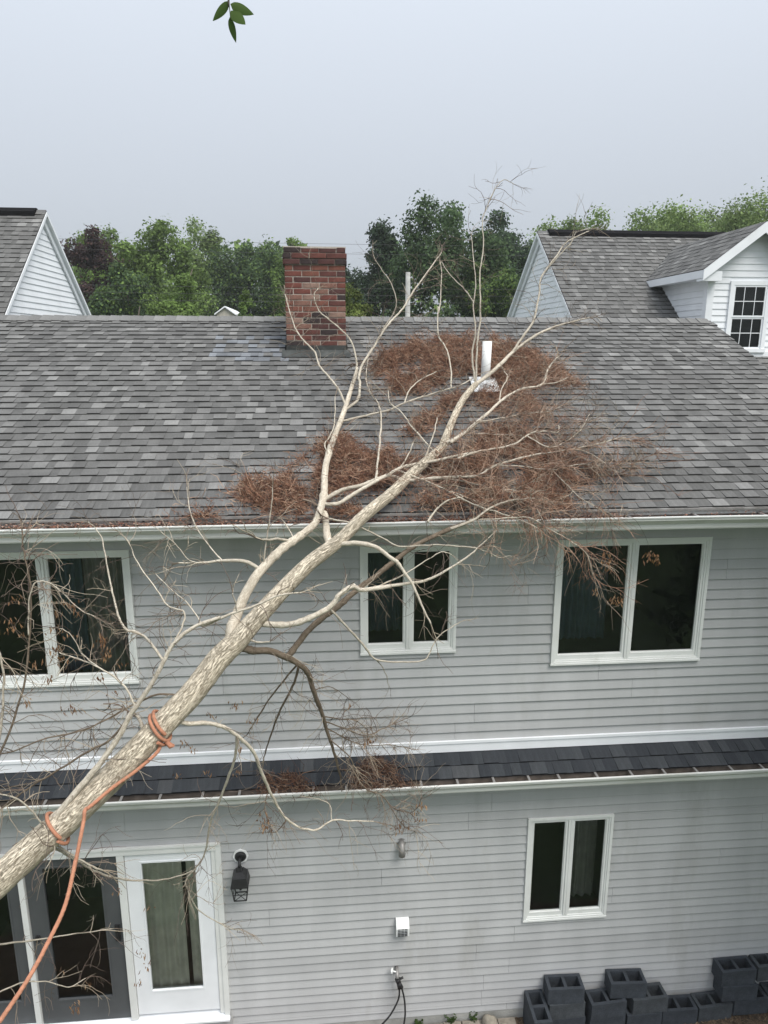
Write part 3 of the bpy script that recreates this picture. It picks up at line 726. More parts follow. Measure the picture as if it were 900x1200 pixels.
# dormer window
mb = MB(); t = .065
mb.box(wx0, wx1, dY-.04, dY+.02, wz1-t, wz1); mb.box(wx0-.02, wx1+.02, dY-.05, dY+.02, wz0, wz0+.06); mb.box(wx0, wx0+t, dY-.04, dY+.02, wz0+.06, wz1-t); mb.box(wx1-t, wx1, dY-.04, dY+.02, wz0+.06, wz1-t)
mb.build('window_frame', M['white'], dorm)
ga0, ga1, gz0, gz1 = wx0+t, wx1-t, wz0+.06, wz1-t; gm = (gz0+gz1)/2
for (q0, q1, yy) in ((gz0, gm, dY-.012), (gm, gz1, dY-.022)):
    mb = MB(); s_ = .028
    mb.box(ga0, ga1, yy-.01, yy+.01, q0, q0+s_); mb.box(ga0, ga1, yy-.01, yy+.01, q1-s_, q1); mb.box(ga0, ga0+s_, yy-.01, yy+.01, q0+s_, q1-s_); mb.box(ga1-s_, ga1, yy-.01, yy+.01, q0+s_, q1-s_)
    for i in (1, 2):
        x = ga0+(ga1-ga0)*i/3; mb.box(x-.0045, x+.0045, yy-.008, yy-.002, q0+s_, q1-s_)
    zc = (q0+q1)/2
    mb.box(ga0+s_, ga1-s_, yy-.0075, yy-.0025, zc-.006, zc+.006)
    mb.build('sash', M['white'], dorm)
    for i in range(3):
        for j in range(2):
            xa, xb = ga0+(ga1-ga0)*i/3, ga0+(ga1-ga0)*(i+1)/3; za, zb_ = q0+(q1-q0)*j/2, q0+(q1-q0)*(j+1)/2
            mb = MB(); mb.quad((xa, yy, za), (xb, yy, za), (xb, yy, zb_), (xa, yy, zb_)); mb.build('pane', M['glass'], dorm)
mb = MB(); d_ = dY+.12; e_ = dY+.003
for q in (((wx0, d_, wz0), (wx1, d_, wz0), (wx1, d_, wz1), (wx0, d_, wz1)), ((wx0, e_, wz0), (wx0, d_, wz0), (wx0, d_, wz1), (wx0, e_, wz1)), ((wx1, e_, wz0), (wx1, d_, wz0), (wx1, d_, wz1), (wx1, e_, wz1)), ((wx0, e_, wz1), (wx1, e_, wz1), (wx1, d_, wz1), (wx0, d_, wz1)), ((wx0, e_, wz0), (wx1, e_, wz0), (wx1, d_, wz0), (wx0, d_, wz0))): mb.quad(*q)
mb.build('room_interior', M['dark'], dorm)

# ================================================================== FIXTURES ON THE WALL
t = thing('wall_lantern', 'black coach lantern on a white round plate beside the patio door', 'lantern', loc=(-.905, 0, 2.03)); t.scale = (.9, .9, .9)
lx, lz = 0.0, 0.0
mb = MB(); mb.tube([(0, -.012, .30), (0, -.034, .30)], .088, 8); mb.build('mounting_block', M['pvc'], t)
mb = MB(); mb.tube([(0, -.034, .30), (0, -.060, .30)], [.066, .05], 20); mb.tube([(0, -.06, .30), (0, -.11, .32), (0, -.14, .29), (0, -.145, .24)], [.018, .016, .016, .02], 10); mb.build('arm', M['black'], t)
yc = -.15
mb = MB()
def frustum(mb, h0, s0, h1, s1):
    n = len(mb.v)
    for h, s_ in ((h0, s0), (h1, s1)): mb.v += [(-s_, yc-s_, h), (s_, yc-s_, h), (s_, yc+s_, h), (-s_, yc+s_, h)]
    for i in range(4): j = (i+1) % 4; mb.face((n+i, n+j, n+4+j, n+4+i))
    mb.face((n+3, n+2, n+1, n)); mb.face((n+4, n+5, n+6, n+7))
frustum(mb, .06, .098, .165, .078); frustum(mb, .166, .075, .225, .04); frustum(mb, .226, .03, .255, .022)
mb.build('hood', M['black'], t)
mb = MB()
for sx in (-1, 1):
    for sy in (-1, 1): mb.tube([(sx*.086, yc+sy*.086, .06), (sx*.066, yc+sy*.066, -.12)], .006, 6)
for i in range(4):
    a = [(-1, -1), (1, -1), (1, 1), (-1, 1)]; p, q = a[i], a[(i+1) % 4]
    mb.tube([(p[0]*.066, yc+p[1]*.066, -.12), (q[0]*.066, yc+q[1]*.066, -.12)], .007, 6)
    mb.tube([(p[0]*.075, yc+p[1]*.075, -.04), (q[0]*.075, yc+q[1]*.075, -.04)], .004, 6)
mb.tube([(-.066, yc-.066, -.12), (.066, yc+.066, -.12)], .004, 6); mb.tube([(.066, yc-.066, -.12), (-.066, yc+.066, -.12)], .004, 6)
mb.tube([(0, yc, .06), (0, yc, -.03)], [.02, .014], 10)
mb.build('cage', M['black'], t)
t = thing('exhaust_vent', 'grey metal exhaust elbow turned down on the lower wall', 'vent', loc=(.722, 0, 2.32)); t.scale = (.82, .82, .82)
mb = MB(); mb.tube([(0, -.01, .03), (0, -.05, .035), (0, -.085, .02), (0, -.10, -.02), (0, -.10, -.10)], .042, 16); mb.build('elbow', M['zinc'], t)
mb = MB(); mb.tube([(0, -.012, .03), (0, -.02, .03)], .062, 18); mb.build('collar', M['zinc'], t)
t = thing('dryer_vent', 'white plastic louvered vent hood above the spigot', 'vent', loc=(.737, 0, 1.355))
mb = MB(); mb.prism([(-.012, -.095), (-.012, .085), (-.055, .075), (-.10, .01), (-.095, -.085)], -.068, .068); mb.build('hood', M['pvc'], t)
mb = MB()
for i in range(5):
    z = -.078+i*.019
    for x in (-.055, -.019, .017): mb.box(x, x+.032, -.1035+.0007*i, -.0985, z, z+.012)
mb.build('louver', M['screen'], t)
t = thing('hose_spigot', 'brass hose spigot with a black two way splitter low on the wall', 'spigot', loc=(.68, 0, .775))
mb = MB(); mb.tube([(0, -.01, .03), (0, -.09, .025), (0, -.12, -.01)], [.02, .018, .02], 12); mb.build('tap', M['zinc'], t)
mb = MB(); mb.tube([(-.06, -.07, .045), (-.045, -.075, .045)], .03, 12); mb.tube([(-.045, -.075, .045), (0, -.08, .03)], .007, 8); mb.build('tap_handle', M['pvc'], t)
mb = MB(); mb.tube([(0, -.12, -.01), (.01, -.125, -.05)], [.028, .026], 12); mb.tube([(.01, -.125, -.05), (.045, -.13, -.12)], [.024, .02], 12); mb.tube([(.01, -.125, -.05), (.02, -.13, -.13)], [.022, .018], 12); mb.tube([(.02, -.12, -.02), (.06, -.12, .0)], [.012, .012], 8); mb.build('splitter', M['rubber'], t)
def spline(pts, n):
    P_ = [Vector(p) for p in pts]; out = []
    for i in range(len(P_)-1):
        p0, p1, p2, p3 = P_[max(i-1, 0)], P_[i], P_[i+1], P_[min(i+2, len(P_)-1)]
        for k in range(n):
            t_ = k/n; out.append(.5*((2*p1)+(-p0+p2)*t_+(2*p0-5*p1+4*p2-p3)*t_**2+(-p0+3*p1-3*p2+p3)*t_**3))
    out.append(P_[-1]); return out
mb = MB(); mb.tube(spline([(.70, -.13, .645), (.69, -.14, .52), (.60, -.16, .34), (.46, -.2, .2), (.36, -.3, .08), (.33, -.5, .02), (.2, -.9, .02)], 8), .0095, 8)
tag(mb.build('garden_hose', M['rubber']), 'black garden hose swinging left from the spigot splitter', 'hose')
mb = MB(); mb.tube(spline([(.725, -.13, .655), (.755, -.135, .5), (.765, -.13, .3), (.75, -.15, .12), (.78, -.3, .02), (.9, -.7, .02)], 8), .0095, 8)
tag(mb.build('garden_hose', M['rubber']), 'black garden hose hanging straight down from the spigot splitter', 'hose')

# ================================================================== BLOCKS, STONES, PAVERS
def block_mesh():
    mb = MB(); L, W, H, t = .395, .195, .190, .034
    mb.box(-L/2, L/2, -W/2, -W/2+t, 0, H); mb.box(-L/2, L/2, W/2-t, W/2, 0, H)
    for x in (-L/2, -t/2*1.1, L/2-t): mb.box(x, x+t, -W/2+t, W/2-t, 0, H)
    return mb.mesh('concrete_block', M['block'])
bm = block_mesh(); bm2 = bm.copy()
for q in bm2.attributes['Col'].data: q.color = (1.35, 1.3, 1.2, 1)
blocks = [
 (2.195, -.225, .19, 90, 'concrete block turned end out at the left end of the block pile'),
 (2.195, -.225, 0, 90, 'bottom concrete block under the end out block at the left'),
 (2.50, -.135, .385, -2, 'concrete block topping the left stack of the pile'),
 (2.515, -.14, .193, 1, 'concrete block in the middle of the left stack, below the top one'),
 (2.53, -.14, 0, 0, 'lowest concrete block of the left stack on the soil'),
 (2.965, -.17, .193, 3, 'concrete block leaning under the left end of the centre top block'),
 (3.20, -.125, .385, -3, 'concrete block topping the middle of the pile, bridging two blocks'),
 (3.44, -.155, .193, 2, 'concrete block under the right end of the centre top block'),
 (2.97, -.16, 0, 0, 'bottom row concrete block right of the left stack'),
 (3.385, -.165, 0, 1, 'bottom row concrete block below the middle of the pile'),
 (3.80, -.15, 0, -1, 'low concrete block in the gap left of the open low block'),
 (4.21, -.135, 0, 3, 'low open concrete block just left of the right stack'),
 (4.44, -.125, .44, 1, 'concrete block topping the right stack against the siding'),
 (4.47, -.14, .247, -2, 'concrete block below the top of the right stack'),
 (4.62, -.14, .05, 0, 'bottom concrete block of the right stack'),
 (4.87, -.09, .44, 2, 'concrete block at the right edge level with the right stack top'),
 (5.04, -.12, .05, 0, 'bottom row concrete block at the right edge of the picture'),
]
for i, (x, y, z, a, lab) in enumerate(blocks):
    o = tag(link('concrete_block', bm2 if i % 4 == 3 else bm, loc=(x, y, z+.006)), lab, 'block', 'concrete blocks stacked along the wall'); o.rotation_euler.z = R(a)
rnd = random.Random(3)
def rock(name, mat_, sx, sy, sz, seed):
    mb = MB(); n, k = 12, 8
    for i in range(k+1):
        ph = math.pi*i/k
        for j in range(n):
            th_ = 2*math.pi*j/n; p = Vector((math.sin(ph)*math.cos(th_), math.sin(ph)*math.sin(th_), math.cos(ph)))
            r_ = 1+.28*noise.noise(p*1.4+Vector((seed*7, 0, 0)))+.1*noise.noise(p*4+Vector((seed, 3, 0)))
            mb.v.append((p.x*sx*r_, p.y*sy*r_, p.z*sz*r_))
    for i in range(k):
        for j in range(n): mb.face((i*n+j, i*n+(j+1) % n, (i+1)*n+(j+1) % n, (i+1)*n+j), None, True)
    return mb.mesh(name, mat_)
tag(link('field_stone', rock('field_stone', M['stone'], .085, .06, .09, 3), loc=(1.70, -.095, .07)), 'rounded tan field stone against the foundation by the weeds', 'stone')
tag(link('field_stone', rock('field_stone', M['stone'], .05, .04, .04, 5), loc=(1.86, -.13, .03)), 'small dark field stone between the tan stone and the blocks', 'stone')
mb = MB(); mb.quad((.8, -.5, .010), (2.0, -.5, .010), (2.0, -.02, .010), (.8, -.02, .010)); pav = tag(mb.build('paving', M['mulch']), kind='structure')
pm = MB(); pm.box(-.096, .096, -.045, .045, 0, .035); pme = pm.mesh('paver', M['paver'])
for r_ in range(4):
    for i in range(6):
        x = .90+i*.2+(r_ % 2)*.1
        if x > 1.95: continue
        o = link('paver', pme, pav, loc=(x+rnd.uniform(-.006, .006), -.085-r_*.1+rnd.uniform(-.004, .004), .010+rnd.uniform(-.006, .008))); o.rotation_euler.z = rnd.uniform(-.05, .05)
# mulch chips
mb = MB(); rnd = random.Random(9)
for i in range(9000):
    x = rnd.uniform(1.9, 5.6); y = rnd.uniform(-1.0, -.02); 
    if x < 2.0: continue
    z = .008+abs(rnd.gauss(0, .008)); L_ = rnd.uniform(.012, .04); a = rnd.uniform(0, 6.3); w_ = rnd.uniform(.003, .008); tl = rnd.uniform(-.4, .4)
    dv = Vector((math.cos(a)*L_, math.sin(a)*L_, tl*L_)); sv = Vector((-math.sin(a)*w_, math.cos(a)*w_, rnd.uniform(-.003, .003))); p = Vector((x, y, z))
    c = rnd.choice([(.16, .10, .06), (.10, .06, .04), (.22, .15, .09), (.28, .2, .13), (.07, .05, .035)])
    mb.quad(p, p+dv, p+dv+sv, p+sv, c)
tag(mb.build('leaf_mulch', M['dry']), 'brown dead leaf mulch on the soil before the block pile', 'mulch', kind='stuff')
# weeds at the foot of the wall
def weed(x, y, h, seed, lab):
    rr = random.Random(seed); mb = MB(); t = thing('weed', lab, 'weed', 'weeds at the foot of the wall', loc=(x, y, .01))
    for k in range(7):
        a = rr.uniform(0, 6.3); ln = h*rr.uniform(.5, 1.1); tip = Vector((math.cos(a)*ln*.5, math.sin(a)*ln*.3, ln))
        for j in range(6):
            q = tip*(.25+.15*j); b = rr.uniform(0, 6.3); l_ = .035
            d_ = Vector((math.cos(b), math.sin(b), .3))*l_; sd_ = Vector((-math.sin(b), math.cos(b), .1))*.011
            v = rr.uniform(.7, 1.3); mb.quad(q, q+d_*.5+sd_, q+d_, q+d_*.5-sd_, (.06*v, .10*v, .03*v))
        mb.tube([(0, 0, 0), tuple(tip*.5), tuple(tip)], .0018, 4, (.07, .1, .04))
    mb.build('leaves', M['leaf'], t)
weed(.93, -.05, .10, 1, 'small green weed beside the straight hose at the wall foot')
weed(1.27, -.04, .13, 2, 'small green weed between the hose and the tan stone')
weed(1.55, -.04, .12, 4, 'small green weed just left of the tan stone')

# ================================================================== FALLEN TREE
LIMBS = [
["trunk",[[-3.147,-2.825,3.22],[-2.856,-2.648,3.432],[-2.623,-2.506,3.604],[-2.377,-2.357,3.782],[-2.115,-2.199,3.97],[-1.932,-2.089,4.102],[-1.741,-1.978,4.23],[-1.474,-1.813,4.43],[-1.193,-1.627,4.664],[-0.971,-1.475,4.857],[-0.808,-1.343,5.036],[-0.67,-1.253,5.148],[-0.545,-1.163,5.265],[-0.362,-1.034,5.431],[-0.132,-0.884,5.618],[0.026,-0.799,5.711],[0.147,-0.729,5.792],[0.312,-0.62,5.928],[0.587,-0.32,6.068],[0.733,-0.138,6.158],[0.908,0.056,6.255],[1.093,0.263,6.358],[1.153,0.391,6.419],[1.293,0.736,6.581],[1.468,1.115,6.759],[1.658,1.401,6.895]],[0.0944,0.0953,0.0955,0.0956,0.0952,0.0937,0.0922,0.0902,0.087,0.0854,0.0839,0.0799,0.07,0.0634,0.058,0.0547,0.0505,0.0491,0.0471,0.0438,0.042,0.0392,0.0367,0.0341,0.033,0.0305],0.0],
["fork",[[-0.707,-1.277,5.118],[-0.719,-1.196,5.205],[-0.695,-1.115,5.261],[-0.646,-1.035,5.379],[-0.554,-0.954,5.53],[-0.461,-0.873,5.623],[-0.347,-0.792,5.718],[-0.21,-0.712,5.795],[-0.091,-0.631,5.875],[-0.043,-0.55,5.956],[-0.003,-0.339,6.061],[0.005,-0.127,6.167],[0.027,0.099,6.278],[0.091,0.41,6.427],[0.169,0.712,6.572],[0.23,0.961,6.693],[0.296,1.27,6.841],[0.368,1.606,7.0],[0.386,1.722,7.064]],[0.0471,0.0425,0.0404,0.0389,0.0372,0.0357,0.0334,0.0317,0.0307,0.0303,0.0298,0.0292,0.0286,0.0274,0.026,0.0242,0.0215,0.0177,0.0151],0.5],
["link",[[0.043,-0.789,5.722],[0.016,-0.677,5.801],[0.007,-0.54,5.913],[-0.009,-0.5,5.944]],[0.0315,0.0293,0.0265,0.0256],0],
["b",[[-0.023,-0.444,6.009],[0.115,-0.451,6.011],[0.298,-0.306,6.086],[0.489,-0.168,6.158],[0.669,-0.036,6.226],[0.767,0.0,6.247],[1.022,0.052,6.283],[1.405,0.142,6.342],[1.213,0.029,6.303],[1.419,0.115,6.35],[1.757,0.189,6.4],[1.976,0.359,6.484],[2.117,0.384,6.502],[2.241,0.35,6.494],[2.286,0.463,6.546]],[0.0186,0.0182,0.0175,0.0168,0.0161,0.0157,0.0145,0.0128,0.0116,0.0107,0.0091,0.0083,0.0076,0.0069,0.0066],1.0],
["b2",[[-0.016,-0.409,6.026],[0.156,-0.271,6.09],[0.321,-0.224,6.115],[0.492,-0.131,6.16],[0.587,-0.107,6.173],[0.728,-0.177,6.147],[0.99,-0.164,6.159],[1.347,-0.156,6.171],[1.179,-0.168,6.171],[1.364,-0.163,6.178],[1.561,-0.022,6.244],[1.936,0.116,6.312],[2.327,0.186,6.351],[2.619,0.264,6.392],[2.875,0.347,6.433],[2.963,0.282,6.408]],[0.0209,0.0205,0.0198,0.0191,0.0187,0.0178,0.0165,0.0147,0.0138,0.0129,0.0122,0.0106,0.0088,0.0075,0.0064,0.0057],1.0],
["c",[[0.453,-0.194,6.145],[0.489,0.07,6.277],[0.532,0.364,6.428],[0.572,0.686,6.592],[0.566,0.93,6.714],[0.472,1.263,6.884],[0.476,1.507,7.004],[0.519,1.811,7.153]],[0.012,0.0115,0.0107,0.0098,0.0092,0.0081,0.0075,0.0067],1.0],
["d",[[0.172,0.723,6.577],[0.421,0.805,6.622],[0.681,0.902,6.674],[0.865,1.03,6.737],[1.193,1.195,6.82],[1.435,1.309,6.878],[1.621,1.455,6.948]],[0.0143,0.0131,0.0118,0.011,0.0094,0.0083,0.0074],1.0],
["e",[[0.22,0.919,6.673],[0.352,1.066,6.747],[0.393,1.223,6.886],[0.388,1.333,6.989],[0.441,1.472,7.115],[0.568,1.678,7.289],[0.7,1.885,7.471],[0.834,2.056,7.613],[0.958,2.203,7.736],[1.07,2.37,7.899],[1.33,2.695,8.214],[1.5,2.9,8.424]],[0.0172,0.0167,0.0162,0.0158,0.0152,0.0144,0.0135,0.0128,0.0121,0.0113,0.0096,0.0084],1.0],
["f",[[0.236,0.991,6.707],[0.173,1.137,6.849],[0.08,1.285,6.97],[-0.027,1.439,7.094],[-0.069,1.564,7.223],[-0.181,1.711,7.343],[-0.273,1.845,7.467],[-0.32,1.951,7.582],[-0.403,2.2,7.868]],[0.0139,0.013,0.0121,0.0111,0.0103,0.0093,0.0084,0.0077,0.0058],1.0],
["g",[[0.386,1.722,7.064],[0.378,1.785,7.176],[0.326,1.89,7.357],[0.191,2.002,7.506],[0.006,2.131,7.658],[-0.04,2.177,7.729],[-0.075,2.251,7.864],[-0.025,2.3,7.943]],[0.0132,0.0123,0.0109,0.0093,0.0074,0.0067,0.0056,0.0049],1.0],
["h",[[1.123,0.327,6.388],[1.278,0.414,6.435],[1.479,0.609,6.531],[1.195,0.298,6.413],[1.379,0.469,6.498],[1.671,0.786,6.654],[1.863,1.009,6.761],[2.103,1.195,6.854],[2.345,1.266,6.897],[2.518,1.604,7.054],[2.7,1.861,7.174]],[0.0258,0.0249,0.0237,0.0202,0.019,0.0171,0.0158,0.0142,0.0123,0.011,0.0098],1.0],
["i",[[1.658,1.401,6.895],[1.644,1.488,7.059],[1.644,1.574,7.228],[1.699,1.685,7.447],[1.693,1.82,7.72],[1.738,1.943,7.973],[1.733,2.09,8.28],[1.728,2.2,8.514]],[0.0139,0.0129,0.012,0.0108,0.0093,0.0079,0.0062,0.0049],0.4],
["j",[[1.658,1.401,6.895],[1.686,1.535,7.228],[1.709,1.608,7.398],[1.745,1.681,7.569],[1.76,1.784,7.816],[1.777,1.908,8.116],[1.832,2.022,8.395],[1.835,2.136,8.676],[1.897,2.201,8.832],[1.958,2.257,8.964],[2.046,2.317,9.098],[2.133,2.354,9.155],[2.253,2.4,9.119]],[0.0139,0.0126,0.0119,0.0112,0.0102,0.009,0.0078,0.0067,0.006,0.0054,0.0048,0.0044,0.0039],0.5],
["k",[[1.658,1.401,6.895],[1.94,1.669,7.053],[2.195,1.973,7.224],[2.375,2.152,7.327],[2.623,2.356,7.449],[2.855,2.48,7.532],[3.074,2.544,7.589],[3.323,2.602,7.647]],[0.0268,0.024,0.0213,0.0195,0.0168,0.0142,0.0115,0.0085],1.0],
["l",[[2.195,1.973,7.224],[2.326,2.085,7.379],[2.492,2.218,7.564],[2.551,2.299,7.697],[2.622,2.437,7.934],[2.673,2.542,8.121],[2.898,2.714,8.378],[3.069,2.839,8.565],[3.392,3.0,8.713]],[0.0178,0.0167,0.0153,0.0144,0.0129,0.0117,0.0098,0.0084,0.0065],1.0],
["l2",[[2.673,2.542,8.12],[2.825,2.607,8.296],[3.055,2.695,8.516],[3.148,2.744,8.662],[3.36,2.8,8.713]],[0.0093,0.0083,0.0069,0.0061,0.0053],0.4],
["m",[[1.82,0.959,6.737],[1.872,1.152,6.834],[2.004,1.402,6.964],[1.997,1.535,7.033]],[0.0088,0.0077,0.0057,0.0047],1.0],
["n",[[0.071,-0.773,5.741],[0.223,-0.806,5.76],[0.398,-0.852,5.738],[0.533,-0.895,5.645],[0.572,-0.907,5.622],[0.631,-0.935,5.533],[0.69,-0.964,5.445],[0.758,-1.009,5.288],[0.826,-1.05,5.15]],[0.022,0.0199,0.0171,0.0146,0.0138,0.0122,0.0105,0.0078,0.0054],0.4],
["o",[[-0.557,-1.172,5.253],[-0.288,-1.13,5.213],[-0.099,-1.089,5.261],[0.036,-1.057,5.327],[0.114,-1.033,5.417],[0.212,-1.01,5.463],[0.29,-0.994,5.428],[0.508,-0.951,5.438],[0.387,-0.927,5.419],[0.533,-0.898,5.427],[0.81,-0.845,5.445],[1.027,-0.8,5.534],[1.202,-0.761,5.638],[1.246,-0.75,5.678]],[0.0246,0.023,0.0213,0.02,0.0189,0.018,0.0173,0.0155,0.0144,0.0131,0.0108,0.0087,0.0069,0.0063],0.5],
["o2",[[0.387,-0.927,5.419],[0.617,-0.881,5.505],[0.787,-0.846,5.598],[0.937,-0.816,5.671],[1.024,-0.8,5.643]],[0.0082,0.0065,0.0052,0.0041,0.0035],0.4],
["o3",[[1.246,-0.75,5.678],[1.12,-0.737,5.692],[0.868,-0.711,5.704],[0.617,-0.685,5.689],[0.47,-0.669,5.76],[0.344,-0.654,5.824],[0.232,-0.641,5.881],[0.031,-0.62,5.922]],[0.0077,0.0079,0.0082,0.0084,0.0086,0.0087,0.0089,0.0091],0.3],
["o4",[[1.246,-0.75,5.678],[1.347,-0.672,5.73],[1.439,-0.6,5.787]],[0.0063,0.0046,0.0029],0.6],
["o5",[[1.246,-0.75,5.678],[1.358,-0.735,5.627],[1.449,-0.723,5.583],[1.538,-0.712,5.593],[1.631,-0.7,5.542]],[0.0063,0.0053,0.0045,0.0037,0.0029],0.6],
["q",[[-0.696,-1.27,5.127],[-0.567,-1.22,5.05],[-0.445,-1.142,5.006],[-0.278,-1.032,4.874],[-0.164,-0.945,4.723],[-0.12,-0.858,4.516],[-0.05,-0.742,4.226],[-0.002,-0.642,3.963],[0.05,-0.556,3.728],[0.103,-0.45,3.425]],[0.0281,0.0271,0.0255,0.0231,0.0211,0.0191,0.0161,0.0135,0.011,0.0079],0.8],
["q2",[[-0.036,-0.712,4.147],[0.133,-0.615,4.015],[0.326,-0.504,3.865],[0.5,-0.407,3.877],[0.603,-0.35,3.886]],[0.0074,0.0065,0.0055,0.0045,0.004],2.2],
["q3",[[-0.046,-0.734,4.204],[0.107,-0.614,4.104],[0.245,-0.507,4.022],[0.36,-0.4,3.864]],[0.0066,0.0054,0.0043,0.0031],2.0],
["q4",[[-0.022,-0.684,4.072],[0.159,-0.583,3.89],[0.326,-0.499,3.771],[0.558,-0.393,3.695],[0.768,-0.3,3.596]],[0.0067,0.0058,0.0051,0.0041,0.0032],1.8],
["q5",[[0.007,-0.627,3.922],[0.183,-0.622,3.732],[0.236,-0.618,3.544],[0.345,-0.614,3.381],[0.483,-0.61,3.308],[0.653,-0.604,3.008],[0.795,-0.6,2.9]],[0.0068,0.0061,0.0056,0.005,0.0046,0.0037,0.0032],1.6],
["q6",[[-0.12,-0.858,4.515],[0.031,-0.74,4.476],[0.19,-0.6,4.283]],[0.005,0.0041,0.003],0.6],
["q7",[[0.464,-0.5,3.264],[0.602,-0.545,3.128],[0.767,-0.583,3.114],[0.844,-0.62,3.294]],[0.0063,0.0051,0.0041,0.0031],2.2],
["q8",[[-0.563,-0.5,3.324],[-0.59,-0.554,3.207],[-0.536,-0.62,3.064]],[0.0062,0.0048,0.0031],2.6],
["q9",[[-0.396,-0.65,3.14],[-0.483,-0.631,3.021],[-0.552,-0.62,3.008]],[0.0077,0.0052,0.0039],1.5],
["p",[[-0.314,-1.055,4.902],[-0.182,-0.998,5.062],[-0.063,-0.946,5.162],[0.097,-0.884,5.259],[0.26,-0.819,5.378],[0.404,-0.766,5.462],[0.53,-0.718,5.549],[0.529,-0.716,5.542],[0.728,-0.644,5.67],[0.999,-0.558,5.774],[1.277,-0.475,5.86],[1.466,-0.417,5.944],[1.708,-0.35,5.993]],[0.0242,0.0235,0.0228,0.0221,0.0212,0.0206,0.0199,0.0199,0.0189,0.0178,0.0167,0.0158,0.0149],0.4],
["p2",[[1.206,-0.6,5.88],[1.46,-0.631,5.894],[1.691,-0.659,5.907],[1.886,-0.685,5.8],[2.059,-0.709,5.702],[2.192,-0.729,5.593],[2.251,-0.75,5.418]],[0.0093,0.0082,0.0073,0.0064,0.0057,0.005,0.0043],1.3],
["r",[[0.019,-1.061,5.319],[0.17,-0.994,5.111],[0.311,-0.922,4.905],[0.403,-0.878,4.779],[0.624,-0.808,4.715],[0.828,-0.744,4.701],[0.907,-0.696,4.817],[0.978,-0.661,4.893],[1.148,-0.6,4.973]],[0.0113,0.0105,0.0095,0.0089,0.0078,0.0068,0.006,0.0054,0.0044],0.1],
["r2",[[0.403,-0.878,4.779],[0.474,-0.801,4.648],[0.527,-0.7,4.446]],[0.0056,0.0045,0.0029],0.1],
["s",[[-0.228,-0.994,4.808],[-0.264,-0.925,4.651],[-0.321,-0.852,4.493],[-0.438,-0.719,4.203],[-0.538,-0.578,3.862],[-0.591,-0.5,3.666]],[0.013,0.0121,0.0112,0.0094,0.0073,0.0061],0.5],
["s2",[[-0.237,-1.001,4.82],[-0.447,-0.838,4.492],[-0.623,-0.683,4.163],[-0.717,-0.6,3.974]],[0.0102,0.008,0.0058,0.0045],0.5],
["t",[[-1.137,-1.589,4.713],[-1.003,-1.547,4.644],[-0.885,-1.487,4.609],[-0.786,-1.435,4.546],[-0.686,-1.377,4.431],[-0.587,-1.306,4.255],[-0.532,-1.23,4.018],[-0.475,-1.154,3.772],[-0.39,-1.073,3.511],[-0.271,-1.009,3.34],[-0.12,-0.948,3.255],[0.011,-0.89,3.293],[0.198,-0.82,3.229],[0.39,-0.75,3.159]],[0.0164,0.016,0.0153,0.0147,0.014,0.0131,0.0122,0.0111,0.01,0.009,0.008,0.007,0.0058,0.0046],0.5],
["t2",[[0.011,-0.89,3.293],[0.0,-0.827,3.398],[-0.091,-0.776,3.428],[-0.252,-0.7,3.414]],[0.0059,0.005,0.0042,0.003],0.3],
["u",[[-0.689,-1.379,4.435],[-0.728,-1.313,4.188],[-0.851,-1.21,3.832],[-0.979,-1.116,3.494],[-1.045,-1.036,3.176],[-1.142,-0.981,2.977],[-1.242,-0.937,2.833],[-1.245,-0.904,2.69],[-1.174,-0.838,2.419],[-0.951,-0.742,2.131],[-0.831,-0.7,2.05]],[0.0122,0.0116,0.0105,0.0095,0.0085,0.0078,0.0073,0.0068,0.0059,0.0046,0.0039],0.8],
["u2",[[-1.161,-0.9,2.896],[-1.332,-1.098,2.982],[-1.532,-1.347,3.189],[-1.646,-1.513,3.365],[-1.728,-1.667,3.562],[-1.792,-1.833,3.799],[-1.845,-2.0,4.026]],[0.0059,0.0067,0.0076,0.0081,0.0085,0.0088,0.0091],0.4],
["v",[[-0.508,-0.914,5.576],[-0.591,-0.912,5.648],[-0.742,-0.909,5.671],[-0.97,-0.904,5.655],[-1.139,-0.9,5.658]],[0.0194,0.0177,0.0146,0.01,0.0066],0.6],
["w",[[-0.489,-0.897,5.595],[-0.456,-0.848,5.817],[-0.424,-0.804,6.005],[-0.4,-0.75,6.231]],[0.0087,0.0069,0.0053,0.0034],0.5],
["x",[[-0.254,-0.738,5.77],[-0.363,-0.805,5.807],[-0.489,-0.9,5.832]],[0.013,0.0117,0.01],0.1],
["v2",[[-0.798,-0.908,5.667],[-0.935,-0.724,5.753],[-1.073,-0.497,5.882],[-1.15,-0.295,6.027],[-1.186,-0.1,6.182]],[0.0066,0.006,0.0052,0.0045,0.0037],0.7],
["v3",[[-0.97,-0.904,5.655],[-1.06,-0.914,5.691],[-1.142,-0.929,5.816],[-1.275,-0.95,5.96]],[0.006,0.0052,0.0041,0.0026],1.0],
["x2",[[-0.249,-0.735,5.773],[-0.336,-0.518,5.872],[-0.545,-0.169,5.923],[-0.673,0.083,6.005],[-0.757,0.3,6.103]],[0.0069,0.0063,0.0054,0.0047,0.004],0.4],
